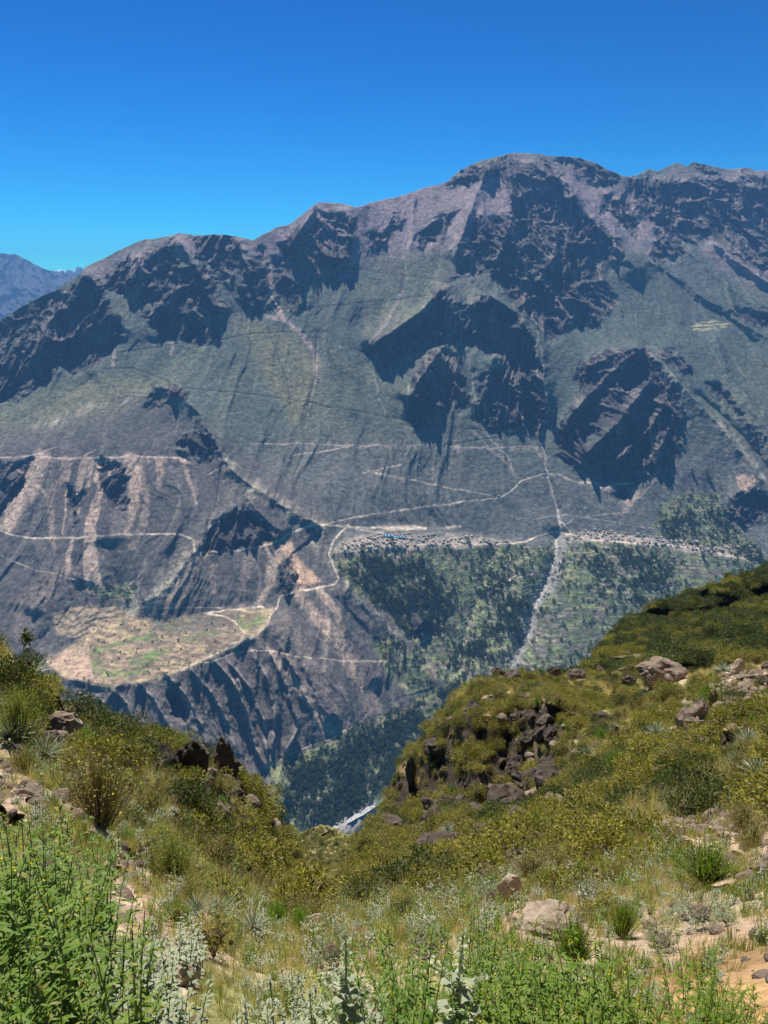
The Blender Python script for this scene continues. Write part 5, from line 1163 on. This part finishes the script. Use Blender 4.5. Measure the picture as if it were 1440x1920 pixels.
for q in big_:
    w_ = where_t(uf[i[q], j[q]], vf[i[q], j[q]])
    o_ = place(random.choice(TR), "tree", Vector(pt[q]) - Vector((0, 0, .5)), float(sz[q]), None, "round dark green tree " + w_, "tree", "trees " + w_, .05); near_label(o_, "round dark tree", uf[i[q], j[q]], vf[i[q], j[q]], True)
scatter("woodland", "dark green trees and hedges over the valley terraces", "trees", pt[restt], sz[restt] * .9, TR[:4], 50)
for u, v in [(733,1055),(1222,1040),(1228,1046),(790,1050),(1195,1030),(1318,1046),(680,1035),(1325,892),(1330,902),(1298,890),(880,1020),(735,1020),(600+340,1060)]:
    p = farpt(u, v); o_ = place(TR[4], "cypress", p, 17, None, "slim dark poplar standing tall among the terraces", "tree", "slim poplars of the villages", .02); near_label(o_, "slim dark poplar", u, v, True)
p = None
for (u, v) in [(pr.randint(110, 460), pr.randint(1150, 1280)) for _ in range(90)]:
    if polymask(np.array([u * 1.0]), np.array([v * 1.0]), PLAT, 1)[0] > .5:
        o_ = place(random.choice(TR), "tree", farpt(u, v), rnd(3, 6), None, "small round tree between the fields of the plateau", "tree", "trees of the plateau fields", .05); near_label(o_, "small round field tree", u, v, True)

# ------------------------------------------------------------------ villages
def wallmat(n, c, c2): return plain_mat(n, c, c2, .6, .05, .9)
MW = [wallmat("adobe_wall", (.40,.31,.23), (.46,.37,.28)), wallmat("whitewashed_wall", (.52,.47,.40), (.60,.55,.48)), wallmat("grey_stone_wall", (.42,.39,.35), (.5,.47,.43))]
MRf = [wallmat("tin_roof", (.44,.39,.33), (.56,.50,.43)), wallmat("rusty_tin_roof", (.42,.30,.24), (.5,.38,.3)), wallmat("thatched_roof", (.36,.30,.21), (.44,.37,.27))]
BLU = wallmat("blue_sheet_roof", (.16,.42,.58), (.22,.50,.66)); DK = plain_mat("dark_opening", (.03,.03,.035))
def house_parts(wm, rm, L=1.0, D=.62, Hh=.36, storeys=1, gable=.16):
    out = []; Hh *= storeys
    b = MBld(); x, y = L / 2, D / 2; g = Hh + gable
    for (a, c) in (((-x, -y), (x, -y)), ((x, -y), (x, y)), ((x, y), (-x, y)), ((-x, y), (-x, -y))): b.quad(Vector((*a, -.35)), Vector((*c, -.35)), Vector((*c, Hh)), Vector((*a, Hh)))
    b.tri(Vector((x, -y, Hh)), Vector((x, y, Hh)), Vector((x, 0, g))); b.tri(Vector((-x, y, Hh)), Vector((-x, -y, Hh)), Vector((-x, 0, g))); out.append(("wall", b.mesh("wall", [wm])))
    b = MBld(); e = .06; z0 = Hh - gable * e / y
    for s in (-1, 1):
        a = [Vector((-x - e, s * (y + e), z0)), Vector((x + e, s * (y + e), z0)), Vector((x + e, 0, g + .02)), Vector((-x - e, 0, g + .02))]; up = Vector((0, 0, .03))
        b.quad(*[q + up for q in a]); b.quad(a[0], a[1], a[1] + up, a[0] + up)
    out.append(("roof", b.mesh("roof", [rm])))
    b = MBld(); b.quad(Vector((-.06, -y - .004, 0)), Vector((.06, -y - .004, 0)), Vector((.06, -y - .004, .24)), Vector((-.06, -y - .004, .24))); out.append(("door", b.mesh("door", [DK])))
    for xx in (-.3, .3):
        b = MBld(); b.quad(Vector((xx - .06, -y - .004, .12)), Vector((xx + .06, -y - .004, .12)), Vector((xx + .06, -y - .004, .25)), Vector((xx - .06, -y - .004, .25))); out.append(("window", b.mesh("window", [DK])))
    return out
HT = [(w, r, house_parts(MW[w], MRf[r], 1, D_, .34, st_2)) for w, r, D_, st_2 in [(0,0,.6,1),(1,0,.6,1),(2,0,.7,1),(0,1,.6,1),(0,2,.55,1),(1,0,.75,2),(2,2,.6,1),(1,1,.6,1)]]
WN = ["adobe", "whitewashed", "grey stone"]; RN = ["pale tin", "rusty tin", "thatched"]
used = []
def houses(poly, n, vill, seed, smin=6.5, smax=13, slope=0.0):
    r = random.Random(seed); a = np.array(poly, float); c = 0; tries = 0
    while c < n and tries < 30000:
        tries += 1; u, v = r.uniform(a[:, 0].min(), a[:, 0].max()), r.uniform(a[:, 1].min(), a[:, 1].max())
        if polymask(np.array([u]), np.array([v]), poly, 1)[0] < .5: continue
        p = farpt(u, v); s = r.uniform(smin, smax)
        if any((p - q).length < (s + w) * .46 for q, w in used): continue
        used.append((p, s)); w, rf, parts = r.choice(HT); big = s > 11.5
        lab = "%s house with a %s roof in the %s" % (WN[w], RN[rf], vill)
        pp = parts if big else parts[:2]
        o_ = plant("house", pp, p, s, lab, "house", "houses of the " + vill, r.choice([0, 0, 0, math.pi / 2, .12, -.12]) + slope + r.uniform(-.08, .08), 0); c += 1; near_label(o_, '%s roofed %s house' % (RN[rf], WN[w].replace('whitewashed', 'white').replace('grey ', '')), u, v, True)
houses([(636,1018),(700,1003),(780,1000),(900,1006),(965,1016),(900,1020),(820,1024),(740,1030),(640,1038)], 150, "left village on the canyon shelf", 1)
houses([(1070,998),(1130,992),(1210,1004),(1290,1014),(1380,1024),(1425,1036),(1420,1048),(1350,1036),(1250,1026),(1160,1016),(1080,1010)], 138, "right village below the mountain", 2, 6.5, 13, .08)
for u, v, s, lab in [(726,1006,40,"long hall with a blue roof, left one of two in the village"), (750,1009,34,"long hall with a blue roof, right one of two in the village")]:
    plant("hall", house_parts(MW[1], BLU, 1, .3, .12, 1, .05), farpt(u, v), s, lab, "hall", None, .03, 0)
for u, v, lab in [(150,1300,"lonely white hut at the left foot of the plateau"), (162,1306,"grey hut right of the lonely white one"), (228,1170,"small hut above the plateau fields"), (935,930,"hut beside the road bend above the left village"), (785,873,"hut beside the high zigzag path")]:
    plant("hut", HT[1][2][:2], farpt(u, v), 8, lab, "hut", None, 0, 0)

# ------------------------------------------------------------------ river
rp = [(590,1582,5),(612,1562,6),(632,1550,7),(655,1538,9),(678,1526,8),(700,1512,8),(720,1502,7),(742,1494,6)]
pts = [farpt(u, v) for u, v, w in rp]; b = MBld(); prev = None
for k in range(len(pts)):
    d = (pts[min(k + 1, len(pts) - 1)] - pts[max(k - 1, 0)]); d.z = 0; d.normalize(); n_ = Vector((-d.y, d.x, 0)); w = rp[k][2]; c = pts[k] + Vector((0, 0, 1.2 + 1.0))
    cur = (c - n_ * w, c + n_ * w)
    if prev: b.quad(prev[0], cur[0], cur[1], prev[1])
    prev = cur
M = NT("river_water"); g = M.n("ShaderNodeNewGeometry"); n_ = M.noise(.16, 6, .75, g.outputs["Position"])
sx = M.n("ShaderNodeSeparateXYZ"); M.l(g.outputs["Position"], sx.inputs[0])
foam = M.math('MULTIPLY', M.math('GREATER_THAN', n_, .47), M.math('LESS_THAN', sx.outputs["X"], -22.0))
far_ = M.math('LESS_THAN', sx.outputs["X"], -24.0); M.l(M.mixc(foam, M.mixc(far_, (.05, .15, .10), (.20, .20, .18)), (.40, .40, .38)), M.b.inputs["Base Color"]); M.b.inputs["Roughness"].default_value = .7; M.b.inputs["Specular IOR Level"].default_value = .15; M.bump(n_, .6, 1.2)
ro = bpy.data.objects.new("river", b.mesh("river", [M.m])); COL.objects.link(ro); tag(ro, kind="structure")

give_labels()
